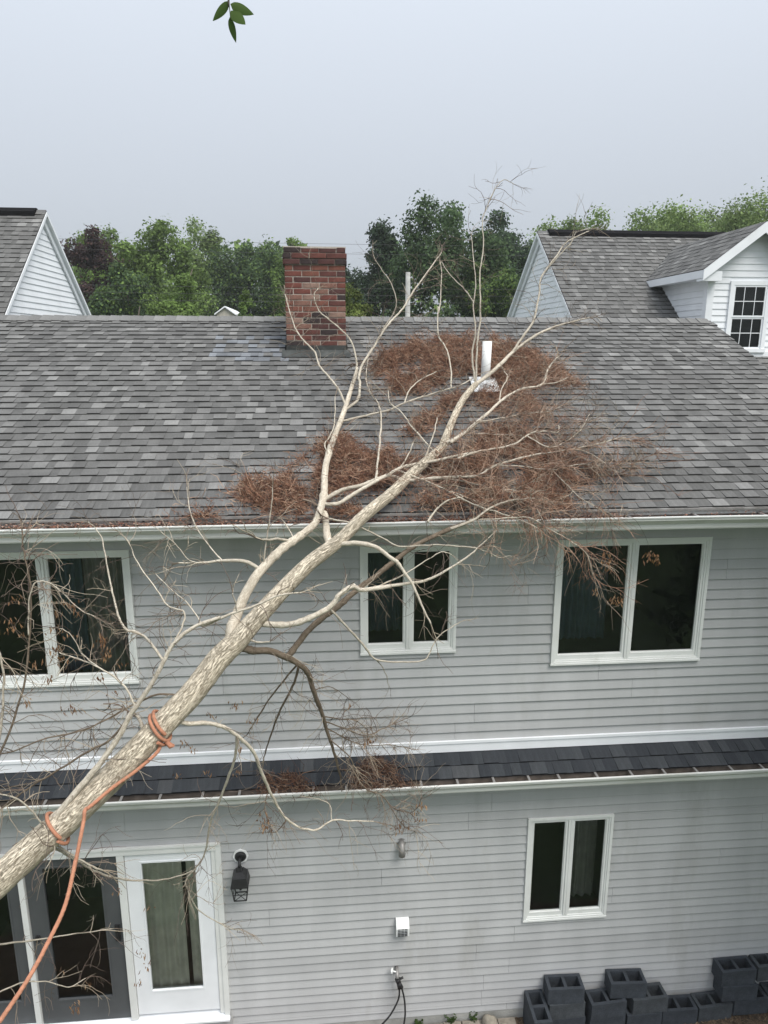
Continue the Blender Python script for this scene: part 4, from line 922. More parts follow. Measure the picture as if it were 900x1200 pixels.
["y",[[-1.98,-2.118,4.068],[-1.863,-2.052,4.206],[-1.687,-1.958,4.402],[-1.534,-1.881,4.565],[-1.405,-1.81,4.737],[-1.346,-1.769,4.847],[-1.243,-1.714,4.983],[-1.154,-1.661,5.123],[-1.065,-1.605,5.28],[-0.934,-1.553,5.382],[-0.753,-1.495,5.43],[-0.879,-1.458,5.357],[-0.676,-1.394,5.419],[-0.521,-1.348,5.453],[-0.362,-1.3,5.507],[-0.183,-1.25,5.513]],[0.0239,0.0226,0.0209,0.0193,0.0179,0.017,0.0159,0.0148,0.0135,0.0124,0.0112,0.0104,0.009,0.008,0.0069,0.0057],0.7],
["y2",[[-1.124,-1.642,5.176],[-1.224,-1.564,5.287],[-1.319,-1.503,5.338],[-1.415,-1.452,5.348],[-1.476,-1.392,5.428],[-1.534,-1.292,5.58],[-1.583,-1.194,5.735],[-1.645,-1.075,5.928],[-1.747,-1.0,6.023]],[0.0118,0.0109,0.0102,0.0096,0.0088,0.0076,0.0063,0.0048,0.0038],0.8],
["y3",[[-1.072,-1.609,5.268],[-1.006,-1.524,5.391],[-1.002,-1.476,5.473],[-1.123,-1.415,5.5],[-1.199,-1.353,5.591],[-1.352,-1.235,5.761],[-1.433,-1.149,5.906],[-1.511,-1.1,5.969]],[0.0083,0.0075,0.007,0.0064,0.0058,0.0046,0.0037,0.0031],0.8],
["y4",[[-0.868,-1.532,5.399],[-1.001,-1.335,5.485],[-1.132,-1.187,5.531],[-1.293,-1.0,5.608]],[0.006,0.005,0.0043,0.0033],0.6],
["z",[[-1.309,-1.749,4.896],[-1.396,-1.686,5.038],[-1.574,-1.608,5.136],[-1.757,-1.54,5.185],[-1.868,-1.5,5.208]],[0.0093,0.0079,0.0061,0.0045,0.0036],1],
["z2",[[-1.574,-1.608,5.136],[-1.677,-1.573,5.215],[-1.778,-1.524,5.363],[-1.866,-1.5,5.392]],[0.0059,0.0049,0.0036,0.003],1],
["aa",[[-2.381,-1.7,4.341],[-2.222,-1.618,4.664],[-2.107,-1.532,5.028],[-2.055,-1.427,5.497],[-2.066,-1.372,5.75],[-2.095,-1.334,5.918],[-2.1,-1.3,6.069]],[0.0107,0.0096,0.0085,0.0071,0.0063,0.0058,0.0053],1.2],
["aa2",[[-2.074,-1.464,5.33],[-2.051,-1.447,5.577],[-1.988,-1.437,5.707],[-1.879,-1.428,5.674],[-1.735,-1.411,5.499],[-1.611,-1.4,5.417]],[0.0066,0.0055,0.005,0.0045,0.0036,0.003],1.2],
["aa3",[[-2.238,-1.6,5.357],[-2.201,-1.628,5.224],[-2.19,-1.662,5.059],[-2.224,-1.73,4.73],[-2.329,-1.8,4.405]],[0.0087,0.0089,0.0092,0.0098,0.0104],0.8],
["bb",[[-1.001,-1.496,4.831],[-1.205,-1.507,4.865],[-1.366,-1.519,4.807],[-1.56,-1.535,4.709],[-1.751,-1.55,4.628],[-1.999,-1.569,4.588],[-2.218,-1.586,4.511],[-2.4,-1.6,4.485]],[0.0092,0.0087,0.0082,0.0076,0.0069,0.0061,0.0054,0.0048],1.2],
["bb2",[[-1.328,-1.759,4.871],[-1.487,-1.748,4.67],[-1.634,-1.741,4.586],[-1.848,-1.73,4.449],[-2.082,-1.718,4.303],[-2.253,-1.708,4.172],[-2.409,-1.7,4.048]],[0.0105,0.0097,0.0091,0.0083,0.0073,0.0066,0.006],1.3],
["cc",[[-1.871,-2.053,4.143],[-1.866,-2.098,4.292],[-1.931,-2.139,4.459],[-1.994,-2.165,4.538],[-2.096,-2.2,4.593]],[0.0084,0.0071,0.0059,0.0052,0.0042],1.5],
["cc2",[[-1.871,-2.053,4.143],[-1.723,-1.984,3.935],[-1.644,-1.934,3.816],[-1.584,-1.9,3.747]],[0.009,0.0082,0.0076,0.0071],0.8],
["dd",[[-2.394,-2.0,3.272],[-2.321,-1.921,3.213],[-2.163,-1.765,3.084],[-1.971,-1.595,2.955],[-1.724,-1.4,2.801]],[0.0082,0.0077,0.0065,0.0051,0.0034],0.55],
["ee",[[-2.506,-1.9,2.718],[-2.346,-1.725,2.668],[-2.202,-1.595,2.543],[-2.086,-1.487,2.364],[-1.984,-1.4,2.346]],[0.0073,0.0061,0.0051,0.0042,0.0034],0.6],
["ff",[[-1.868,-2.052,4.145],[-1.793,-2.112,4.112],[-1.829,-2.2,4.014]],[0.0056,0.0044,0.0027],0.8],
["stub",[[-1.279,-1.684,4.592],[-1.33,-1.574,4.684],[-1.379,-1.5,4.699]],[0.0179,0.0153,0.0135],0.2],
["stub2",[[-0.649,-1.238,5.168],[-0.504,-1.269,5.133],[-0.424,-1.3,5.156]],[0.0115,0.0083,0.0051],0],
["stub3",[[-0.648,-1.386,5.425],[-0.651,-1.393,5.512],[-0.668,-1.4,5.575]],[0.0086,0.0066,0.0049],0],
["ra",[[1.071,-0.087,6.147],[1.286,-0.152,6.115],[1.512,-0.248,6.069],[1.709,-0.28,6.051],[1.802,-0.464,5.968],[1.815,-0.765,5.833]],[0.01,0.0088,0.0075,0.0065,0.0055,0.0042],1.5],
["rb",[[1.933,0.326,6.468],[2.082,0.114,6.386],[2.278,0.186,6.427],[2.468,0.361,6.512],[2.65,0.629,6.639]],[0.0073,0.0061,0.0052,0.0043,0.0034],1.6],
["rc",[[1.56,-0.022,6.244],[1.814,-0.021,6.23],[2.082,-0.053,6.2],[2.374,0.053,6.232],[2.586,0.032,6.211],[2.741,-0.075,6.153]],[0.0078,0.0068,0.0057,0.0048,0.004,0.0031],1.8],
["rd",[[1.037,-0.297,6.086],[1.279,-0.494,5.983],[1.475,-0.584,5.931],[1.663,-0.686,5.874],[1.758,-0.763,5.833]],[0.0096,0.0079,0.0068,0.0056,0.0049],1.2],
["re",[[1.028,-0.712,5.836],[1.229,-0.652,5.894],[1.385,-0.549,5.964],[1.573,-0.493,6.018],[1.782,-0.519,6.04]],[0.0154,0.0129,0.011,0.0086,0.0058],1.2],
["rf",[[1.517,0.619,6.572],[1.811,0.687,6.605],[2.086,0.763,6.642],[2.308,0.798,6.66],[2.521,0.948,6.727]],[0.0076,0.0064,0.0053,0.0043,0.0035],1.5],
["rg",[[2.345,1.266,6.897],[2.527,1.292,6.92],[2.654,1.377,6.964]],[0.0082,0.0055,0.0037],1],
["rh",[[1.343,0.477,6.466],[1.501,0.51,6.47],[1.728,0.516,6.456],[1.958,0.522,6.442]],[0.0083,0.0073,0.0058,0.0042],1],
["ri",[[2.327,0.186,6.351],[2.492,0.151,6.322],[2.612,-0.006,6.238],[2.794,0.013,6.233],[2.97,0.065,6.244]],[0.0064,0.0054,0.0042,0.0032,0.0024],1.5],
["rj",[[2.082,-0.053,6.2],[2.149,-0.25,6.1],[2.249,-0.448,5.996],[2.467,-0.626,5.893]],[0.0062,0.0051,0.0039,0.0022],1.5],
["rk",[[0.661,-0.106,6.219],[0.872,-0.206,6.15],[1.077,-0.317,6.076],[1.296,-0.421,6.002]],[0.0106,0.0086,0.0065,0.0044],1],
["rl",[[0.848,-0.649,5.883],[0.938,-0.517,5.957],[1.06,-0.422,6.015],[1.188,-0.408,6.038]],[0.0113,0.0096,0.0078,0.0059],0.8],
["rm",[[1.038,0.201,6.327],[0.872,0.556,6.522],[0.775,0.792,6.662],[0.681,0.907,6.737],[0.678,1.112,6.849]],[0.0095,0.0081,0.0065,0.0054,0.0044],0.6],
["rn",[[0.894,0.04,6.247],[0.964,0.19,6.35],[1.053,0.402,6.498],[1.11,0.583,6.619]],[0.0109,0.0093,0.0069,0.005],0.5],
["ro",[[0.678,-0.033,6.228],[0.752,0.041,6.317],[0.823,0.157,6.433]],[0.0092,0.0071,0.0047],0.5],
["rp",[[0.836,1.01,6.727],[0.909,1.224,6.841],[1.041,1.396,6.941],[1.24,1.516,7.024]],[0.0088,0.0077,0.0064,0.0047],0.6],
["rq",[[1.368,1.278,6.862],[1.401,1.521,7.069],[1.389,1.746,7.267],[1.324,1.943,7.428],[1.369,2.259,7.741],[1.39,2.314,7.692],[1.471,2.687,8.083],[1.487,2.9,8.317]],[0.01,0.0094,0.0088,0.0083,0.0074,0.0072,0.006,0.0053],0.5],
["rr",[[0.052,0.222,6.337],[0.011,0.308,6.402],[0.083,0.441,6.502],[0.118,0.643,6.64],[0.125,0.891,6.803]],[0.0086,0.008,0.0069,0.0057,0.0043],0.6],
["rs",[[1.702,1.844,7.77],[1.624,2.019,7.929],[1.501,2.225,8.094],[1.42,2.4,8.262]],[0.0086,0.0072,0.0055,0.004],0.4],
["rt",[[0.689,2.3,7.45],[0.89,2.437,7.747],[0.845,2.542,8.013],[0.69,2.654,8.256],[0.639,2.7,8.364]],[0.009,0.0074,0.0061,0.0047,0.0041],0.4]]
CLUMP = {"upper":[[0.592,2.365],[0.892,2.611],[1.301,2.961],[1.571,2.962],[1.905,2.874],[1.722,2.873],[2.148,2.94],[2.406,2.778],[2.69,2.527],[2.813,2.172],[2.982,1.84],[2.982,1.682],[2.836,1.725],[2.536,1.79],[2.125,1.638],[2.031,1.794],[1.916,1.874],[1.671,1.982],[1.462,2.011],[1.329,1.76],[1.022,1.577],[0.74,1.535],[0.738,1.764],[0.594,2.056]],"middle":[[0.827,0.872],[0.963,1.107],[1.151,1.186],[1.234,1.442],[1.551,1.664],[1.588,1.482],[1.345,1.142],[1.159,0.944],[0.957,0.719],[0.836,0.759]],"middle2":[[1.675,1.592],[1.914,1.743],[2.216,1.689],[2.369,1.389],[2.389,1.11],[2.193,0.936],[1.974,1.026],[1.846,1.208],[1.687,1.397]],"lower":[[1.138,0.319],[1.456,0.481],[1.639,0.817],[1.786,0.942],[1.993,0.811],[2.183,0.644],[2.386,0.329],[2.629,0.124],[2.541,0.003],[2.335,-0.094],[2.135,-0.187],[2.178,-0.378],[2.284,-0.488],[2.309,-0.533],[1.588,-0.542],[1.006,-0.51],[0.91,-0.478],[0.77,-0.447],[0.835,-0.225],[1.005,-0.082],[0.925,0.168],[0.863,0.3]],"left":[[0.064,0.735],[0.292,0.749],[0.34,0.481],[0.519,0.46],[0.712,0.371],[0.909,0.35],[0.769,0.172],[0.637,0.018],[0.474,-0.128],[0.31,-0.065],[0.141,-0.12],[0.046,-0.261],[-0.062,-0.23],[-0.19,-0.082],[-0.305,0.072],[-0.272,0.26],[-0.159,0.456],[-0.019,0.557],[-0.175,-0.506],[-0.359,-0.485],[-0.424,-0.405],[-0.617,-0.303],[-0.738,-0.235],[-0.761,-0.099],[-0.707,0.022],[-0.491,0.052]],"leftlow":[[0.01,-0.496],[-0.051,-0.384],[0.118,-0.324],[0.247,-0.295],[0.369,-0.396],[0.279,-0.504]],"gutl":[[-1.276,-0.428],[-1.085,-0.355],[-0.966,-0.326],[-0.854,-0.409],[-0.667,-0.445],[-0.663,-0.498],[-1.267,-0.48]]}
tree = thing('fallen_tree', 'bare pale trunked tree fallen diagonally across the house onto its roof', 'tree', loc=(0, 0, 0))
rnd = random.Random(42)
def dens(pts, rad, n):
    P_ = spline(pts, n); r_ = []
    for i in range(len(rad)-1):
        for k in range(n): r_.append(rad[i]+(rad[i+1]-rad[i])*k/n)
    r_.append(rad[-1]); return P_, r_
PALE = (.64, .565, .445)
def barkfn(seed, amp):
    def fn(th_, s_, r_):
        q = Vector((math.cos(th_)*2.2, math.sin(th_)*2.2, s_*3.2+seed))
        f1 = noise.noise(q*2.2); f2 = noise.noise(Vector((math.cos(th_)*5.5, math.sin(th_)*5.5, s_*7+seed)))
        return 1+amp*(f1*.6+ (1-2*abs(f2))*.55)
    return fn
def limb_noise(P_, amt, seed):
    out = []
    for i, p in enumerate(P_):
        q = Vector((seed*3.1, i*.31, 0)); out.append(p+Vector((noise.noise(q), noise.noise(q+Vector((9, 0, 0))), noise.noise(q+Vector((0, 0, 9)))))*amt)
    out[0] = P_[0]; return out
twigs = MB(); limbobj = {}
roofz = lambda y: rz(y) if y > -.40 else -9
def grow(p, d, length, r_, depth, rr, col_, droop=.25, flat=0.0):
    seg = max(4, int(length/.05)); P_ = [Vector(p)]; d = d.normalized(); pts_d = []
    bend = Vector((rr.uniform(-1, 1), rr.uniform(-1, 1), rr.uniform(-1, 1)))*.22
    for i in range(seg):
        d = (d+bend*.75+Vector((rr.uniform(-1, 1), rr.uniform(-1, 1), rr.uniform(-1, 1)-droop))*.30).normalized()
        q = P_[-1]+d*(length/seg)
        if q.y > -.45 and q.y < RY and q.z < rz(q.y)+.03 and P_[-1].z > rz(P_[-1].y)-.12: q.z = rz(q.y)+.03; d.z = abs(d.z)*.3
        elif q.y > -.06 and q.y <= 0.3 and q.z < 5.7: q.y = -.06
        P_.append(q); pts_d.append(d.copy())
    N = len(P_)
    twigs.tube(P_, [r_*(1-.6*i/N) for i in range(N)], 4 if r_ > .0028 else 3, col_, cap=False)
    if depth > 0:
        for k in range(rr.randint(1, 3)):
            i = rr.randint(1, N-2); s_ = pts_d[i].orthogonal().normalized(); s_.rotate(Matrix.Rotation(rr.uniform(0, 6.3), 3, pts_d[i]))
            grow(P_[i], pts_d[i]*.8+s_*.8, length*rr.uniform(.35, .65), r_*.7, depth-1, rr, col_, droop)
    return P_
TW = [(.28, .23, .17), (.20, .16, .12), (.15, .115, .088), (.12, .085, .066), (.34, .29, .22), (.10, .075, .06)]
TWR = [(.23, .125, .08), (.29, .18, .12), (.17, .09, .06), (.36, .26, .19)]
tips = []
for n_, (name, pts, rad, tw) in enumerate(LIMBS):
    if name == 'trunk':
        ext = [(-7.6, -5.5, -.1), (-6.2, -4.67, 1.0), (-4.6, -3.7, 2.16)]; pts = ext+pts; rad = [.19, .115, .09]+rad
        P_, r_ = dens(pts, rad, 14)
        mb = MB(); mb.cc = PALE; mb.tube(P_, r_, 30, PALE, fn=barkfn(1, .085), bark=True); o = mb.build('trunk', M['bark'], tree)
        continue
    P_, r_ = dens(pts, rad, 10)
    big = rad[0] > .018
    P_ = limb_noise(P_, .004 if big else .006, n_); r_ = [v*(1.0 if name in ('fork', 'q', 't', 'y', 'o', 'p', 'n', 'link') else .84) for v in r_]
    kn = random.Random(n_*7+1)
    for _k in range(max(1, len(P_)//9)):
        i_ = kn.randint(3, len(P_)-2); r_[i_] *= kn.uniform(1.08, 1.22); r_[i_-1] *= 1.05
    tone = .8 if name in ('p', 'q', 's', 's2', 'bb', 'bb2', 'aa', 'v', 'n') else 1.0
    if name in ('p', 's', 's2', 'bb', 'bb2', 'aa') or name[0] == 'q': c = (.17, .135, .10)
    elif rad[0] > .03: c = (.54, .485, .395)
    else:
        kf = rnd.uniform(.8, 1.12); c = (.50*kf, .455*kf, .375*kf)
    mb = MB(); mb.tube(P_, r_, 14 if big else 7, c, fn=barkfn(n_, .10 if big else .07), bark=True)
    mb.build('limb' if big else 'branch', M['bark_fine'], tree)
    # twigs
    red = name in ('b', 'b2', 'h', 'ra', 'rb', 'rc', 'rd', 're', 'rf', 'rg', 'rh', 'ri', 'rj', 'rk', 'rl', 'p2')
    L_ = sum((P_[i+1]-P_[i]).length for i in range(len(P_)-1))
    cnt = int(L_*21*tw*(1.7 if red else 1.0))
    for k in range(cnt):
        i = rnd.randint(int(len(P_)*.2), len(P_)-2); d = (P_[i+1]-P_[i]).normalized(); s_ = d.orthogonal().normalized(); s_.rotate(Matrix.Rotation(rnd.uniform(0, 6.3), 3, d))
        onroof = P_[i].y > -.4
        if onroof and name not in ('e', 'f', 'g', 'i', 'j', 'l', 'l2', 'rq', 'rs', 'rt'): s_.z *= .45
        grow(P_[i], d*rnd.uniform(.2, 1.1)+s_*.9, rnd.uniform(.10, .5)*(1.1 if red else .9), rnd.uniform(.0018, .0034), 2 if red else 1, rnd, rnd.choice(TWR if red and rnd.random() < .6 else TW), droop=.1 if onroof else .3)
    for k in range(2):
        grow(P_[-1], (P_[-1]-P_[-3]), rnd.uniform(.12, .35), max(.0016, r_[-1]*.75), 1, rnd, rnd.choice(TW))
twigs.build('twigs', M['twig'], tree, 'stuff')

# curled dead leaves still hanging on the twigs
def dead_leaves(spots, name='dead_leaf_cluster'):
    mb = MB(); rr = random.Random(17)
    for (x, y, z, n, ln) in spots:
        for k in range(int(n*1.7)):
            p = Vector((x+rr.gauss(0, .026), y+rr.gauss(0, .02), z-rr.random()*ln)); L_ = rr.uniform(.022, .058); a = rr.uniform(0, 6.3)
            d_ = Vector((math.cos(a)*.5, math.sin(a)*.5, -1)).normalized()*L_; s_ = Vector((-math.sin(a), math.cos(a), rr.uniform(-.4, .4)))*rr.uniform(.005, .012)
            c = rr.choice([(.24, .13, .065), (.31, .18, .09), (.17, .09, .05), (.37, .24, .14)])
            mb.quad(p, p+d_*.5+s_, p+d_, p+d_*.5-s_*.3, c)
            mb.quad(p, p+d_*.5-s_*.3+Vector((0, .006, 0)), p+d_, p+d_*.5+s_*.4+Vector((.004, -.008, 0)), c)
    mb.build(name, M['dry'], tree, 'stuff')
LEAFPX = [[-2.16,-1.4,5.618,7,0.06],[-2.195,-1.4,5.454,10,0.08],[-2.237,-1.4,5.382,6,0.05],[-2.125,-1.4,5.341,5,0.04],[-2.063,-1.4,5.132,6,0.05],[-1.866,-1.4,5.573,7,0.04],[-1.793,-1.4,5.552,10,0.05],[-1.917,-1.4,5.482,5,0.03],[-1.92,-1.4,5.371,7,0.05],[-1.926,-1.4,5.222,9,0.05],[-1.926,-1.4,5.146,8,0.06],[-1.739,-1.4,5.495,4,0.02],[-1.842,-1.4,5.303,4,0.02],[-1.595,-1.4,5.304,16,0.1],[-1.586,-1.4,5.209,14,0.1],[-1.878,-1.4,5.106,4,0.03],[-1.484,-1.4,5.091,5,0.04],[-1.992,-1.4,4.996,6,0.04],[-1.657,-1.4,4.992,4,0.03],[-1.537,-1.4,4.87,5,0.03],[-1.893,-1.4,4.778,8,0.08],[-1.819,-1.4,4.735,6,0.06],[-2.147,-1.4,4.828,5,0.05],[-0.776,-0.72,4.375,8,0.06],[-0.643,-0.72,4.227,6,0.04],[-0.995,-0.72,4.286,5,0.05],[-0.744,-0.72,3.959,6,0.04],[-0.793,-0.72,3.728,6,0.04],[-1.05,-0.72,3.742,5,0.05],[-1.237,-0.72,4.042,6,0.06],[-1.152,-0.72,3.98,6,0.05],[-1.308,-0.72,3.726,5,0.04],[-0.601,-0.72,3.297,16,0.18],[-0.537,-0.72,3.231,14,0.15],[0.775,-0.72,3.244,9,0.12],[0.666,-0.72,3.126,8,0.1],[0.816,-0.72,3.304,7,0.08],[0.584,-0.72,3.1,6,0.06],[0.185,-0.72,4.318,4,0.05],[0.354,-0.72,3.992,16,0.07],[-1.83,-0.9,2.758,5,0.05],[-1.688,-0.9,2.1,6,0.05],[-1.66,-0.9,1.976,6,0.08],[-1.724,-0.9,1.782,6,0.04],[-2.391,-0.9,1.993,4,0.05],[-2.307,-0.9,1.603,9,0.1],[-2.141,-0.9,1.804,4,0.03],[-1.605,-0.9,2.568,4,0.04],[2.367,-0.68,5.617,12,0.12],[2.406,-0.68,5.564,10,0.12],[2.77,-0.68,5.608,12,0.1],[2.825,-0.68,5.589,10,0.1],[2.501,-0.68,5.239,12,0.1],[2.32,-0.68,5.299,7,0.08],[2.488,-0.68,5.185,7,0.05]]
dead_leaves(LEAFPX)

# heaps of dry brown foliage lying on the roof
def inside(p, poly):
    x, y = p; r_ = False; j = len(poly)-1
    for i in range(len(poly)):
        xi, yi = poly[i]; xj, yj = poly[j]
        if (yi > y) != (yj > y) and x < (xj-xi)*(y-yi)/(yj-yi)+xi: r_ = not r_
        j = i
    return r_
def edge_dist(p, poly):
    b = 9
    for i in range(len(poly)):
        a = Vector(poly[i]); c = Vector(poly[(i+1) % len(poly)]); d = c-a; t_ = max(0, min(1, (Vector(p)-a).dot(d)/(d.length_squared+1e-9))); b = min(b, (Vector(p)-a-d*t_).length)
    return b
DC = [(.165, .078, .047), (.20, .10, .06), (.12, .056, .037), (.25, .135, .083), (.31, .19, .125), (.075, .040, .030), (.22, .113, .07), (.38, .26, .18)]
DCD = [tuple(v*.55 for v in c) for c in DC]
def heap(label, poly, per, zfun, hmax, seed, gaps=.0, cols=DC):
    rr = random.Random(seed); mb = MB(); xs_ = [p[0] for p in poly]; ys_ = [p[1] for p in poly]
    area = abs(sum(poly[i][0]*poly[(i+1) % len(poly)][1]-poly[(i+1) % len(poly)][0]*poly[i][1] for i in range(len(poly))))/2
    N = int(area*per); k = 0; tries = 0
    while k < N and tries < N*12:
        tries += 1
        p = (rr.uniform(min(xs_)-.2, max(xs_)+.2), rr.uniform(min(ys_)-(.2 if hmax > .09 and zfun is rz else .03), max(ys_)+.2))
        ins = inside(p, poly); e = edge_dist(p, poly)
        nz = noise.noise((p[0]*3.2, p[1]*2.6, seed))*.5+noise.noise((p[0]*9, p[1]*8, seed+4))*.32
        sd_ = (e if ins else -e)+nz*.10
        if p[1] < -.42 and zfun is rz: continue
        if sd_ < -.015:
            if not (zfun is rz and sd_ > -.22 and rr.random() < .06*(1+sd_/.22)): continue
        elif gaps and nz < -.30+gaps: continue
        if -.015 <= sd_ < .05 and rr.random() > .25+sd_*14: continue
        h = hmax*min(1, max(.10, (sd_+.02)/.14))*max(.12, .60+1.5*noise.noise((p[0]*9, p[1]*9, 7)))
        z = zfun(p[1])+.012+rr.random()**.7*max(.01, h)
        q = Vector((p[0], p[1], z)); a = rr.uniform(0, 6.3); el = rr.uniform(-.7, 1.15)
        L_ = rr.uniform(.025, .095) if rr.random() > .05 else rr.uniform(.12, .28); w_ = rr.uniform(.0013, .0034)
        d_ = Vector((math.cos(a)*math.cos(el), math.sin(a)*math.cos(el), math.sin(el)))*L_; s_ = d_.orthogonal().normalized()*w_; cv = Vector((rr.uniform(-1, 1), rr.uniform(-1, 1), rr.uniform(-.3, 1)))*L_*.28
        c = rr.choice(cols); n = len(mb.v)
        mb.v += [tuple(q-s_), tuple(q+s_), tuple(q+d_*.5+cv+s_), tuple(q+d_*.5+cv-s_), tuple(q+d_+s_*.4), tuple(q+d_-s_*.4)]
        mb.face((n, n+1, n+2, n+3), c); mb.face((n+3, n+2, n+4, n+5), c); k += 1
    return tag(mb.build('dry_foliage_heap', M['dry']), label, 'dead foliage', 'heaps of dry foliage', 'stuff')
PER = 9000
heap('brown dry foliage heaped around the white vent pipe near the ridge', CLUMP['upper'], PER*1.3, rz, .17, 1, .1)
heap('small brown dry foliage patch left of the trunk below the ridge', CLUMP['middle'], PER, rz, .10, 2, .12)
heap('brown dry foliage patch right of the trunk below the vent pipe', CLUMP['middle2'], PER, rz, .11, 3, .12)
heap('largest brown dry foliage heap right of the trunk above the gutter', CLUMP['lower'], PER, rz, .16, 4, .14)
heap('brown dry foliage heap left of the trunk above the gutter', CLUMP['left'], PER*1.2, rz, .17, 5, .08)
heap('strip of brown dry foliage under the trunk at the roof edge', CLUMP['leftlow'], PER, rz, .04, 6, .1)
heap('thin brown leaf litter along the roof edge left of the tree', CLUMP['gutl'], PER*.8, rz, .02, 7, .12)
pz = lambda y: 3.232+(y+.262)*math.tan(PS)+.012
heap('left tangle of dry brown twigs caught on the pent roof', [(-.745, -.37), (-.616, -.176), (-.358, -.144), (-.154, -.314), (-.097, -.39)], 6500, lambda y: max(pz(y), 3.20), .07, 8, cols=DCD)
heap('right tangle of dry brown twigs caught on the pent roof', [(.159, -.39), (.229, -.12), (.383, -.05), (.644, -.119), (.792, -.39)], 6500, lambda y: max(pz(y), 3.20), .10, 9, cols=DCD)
# hanging wisps below the pent gutter are fine twigs
# leaf litter in the upper gutter
mb = MB(); rr = random.Random(23)
for i in range(9500):
    x = rr.uniform(-3.4, 2.6) if rr.random() < .95 else rr.uniform(2.6, 5.0); y = rr.uniform(-.492, -.355); z = 5.80+rr.random()*.05*(1+.5*noise.noise((x*2.1, 1, 1)))+(y+.492)*.32
    L_ = rr.uniform(.008, .028); a = rr.uniform(0, 6.3); d_ = Vector((math.cos(a), math.sin(a)*.6, rr.uniform(-.4, .4)))*L_; s_ = Vector((-math.sin(a), math.cos(a), rr.uniform(-.5, .5)))*rr.uniform(.003, .009)
    p = Vector((x, y, z)); c = rr.choice([(.26, .11, .07), (.18, .075, .05), (.33, .18, .12), (.40, .27, .2), (.12, .06, .045)])
    mb.quad(p, p+d_*.5+s_, p+d_, p+d_*.5-s_, c)
tag(mb.build('gutter_litter', M['dry']), 'reddish dead leaf bits filling the upper gutter', 'leaf litter', kind='stuff')

# ------------------------------------------------------------------ rope
rope = thing('orange_rope', 'orange rope looped round the fallen trunk and running off lower left', 'rope')
tr_pts = [Vector(p) for p in LIMBS[0][1]]; tr_r = LIMBS[0][2]
def ring(center_i, t_, extra, tilt, n=28, turns=1.0, shift=0.0):
    a, b = tr_pts[center_i], tr_pts[center_i+1]; ax = (b-a).normalized(); c = a+(b-a)*t_; r_ = tr_r[center_i]*1.07+.015+extra
    u = ax.cross(Vector((0, 0, 1))).normalized(); v = ax.cross(u)
    return [c+u*math.cos(2*math.pi*k/n*turns)*r_+v*math.sin(2*math.pi*k/n*turns)*r_+ax*(shift*k/n+tilt*math.cos(2*math.pi*k/n*turns)) for k in range(n+1)]
RR = .0120
def rope_tube(mb, pts):
    P_ = [Vector(p) for p in pts]; out = [P_[0]]; acc = 0
    for a, b in zip(P_, P_[1:]):
        n_ = max(1, int((b-a).length/.0035))
        for k in range(1, n_+1): out.append(a+(b-a)*(k/n_))
    mb.tube(out, RR, 12, fn=lambda th_, s_, r_: .93+.13*abs(math.cos(1.5*th_-s_*105)))
mb = MB(); rope_tube(mb, ring(8, -.08, .0, -.045, 56, 2.0, .07)); mb.build('coil', M['rope'], rope)
mb = MB(); rope_tube(mb, ring(6, -.25, .0, -.02, 28, 1.0, .02)); mb.build('coil', M['rope'], rope)
st = [[-1.17, -1.70, 4.60], [-1.19, -1.751, 4.548], [-1.314, -1.85, 4.476], [-1.444, -1.944, 4.421], [-1.539, -2.039, 4.376], [-1.585, -2.09, 4.36]]
hg = [[-1.60, -2.06, 4.385], [-1.591, -2.091, 4.36], [-1.584, -2.132, 4.317], [-1.577, -2.226, 4.271], [-1.570, -2.361, 4.200], [-1.55, -2.47, 4.20], [-1.532, -2.669, 4.156], [-1.575, -2.841, 4.071], [-1.625, -3.007, 4.0], [-1.71, -3.174, 3.917], [-1.812, -3.342, 3.824]]
HANG = [[-1.579,-2.08,4.366],[-1.577,-2.12,4.374],[-1.577,-2.151,4.33],[-1.577,-2.226,4.271],[-1.595,-2.343,4.118],[-1.564,-2.386,4.212],[-1.577,-2.564,4.064],[-1.626,-2.727,3.964],[-1.676,-2.904,3.896],[-1.734,-3.132,3.871],[-1.812,-3.342,3.824]]
mb = MB(); rope_tube(mb, spline(st, 8)); mb.build('rope_line', M['rope'], rope)
mb = MB(); rope_tube(mb, spline(HANG+[[-2.3, -4.1, 2.6], [-2.9, -4.9, .9], [-3.2, -5.3, .02]], 8)); mb.build('rope_tail', M['rope'], rope)
mb = MB(); mb.tube([(-1.135, -1.70, 4.60), (-1.10, -1.72, 4.575), (-1.08, -1.73, 4.585)], [.015, .02, .012], 10); mb.build('knot', M['rope'], rope)

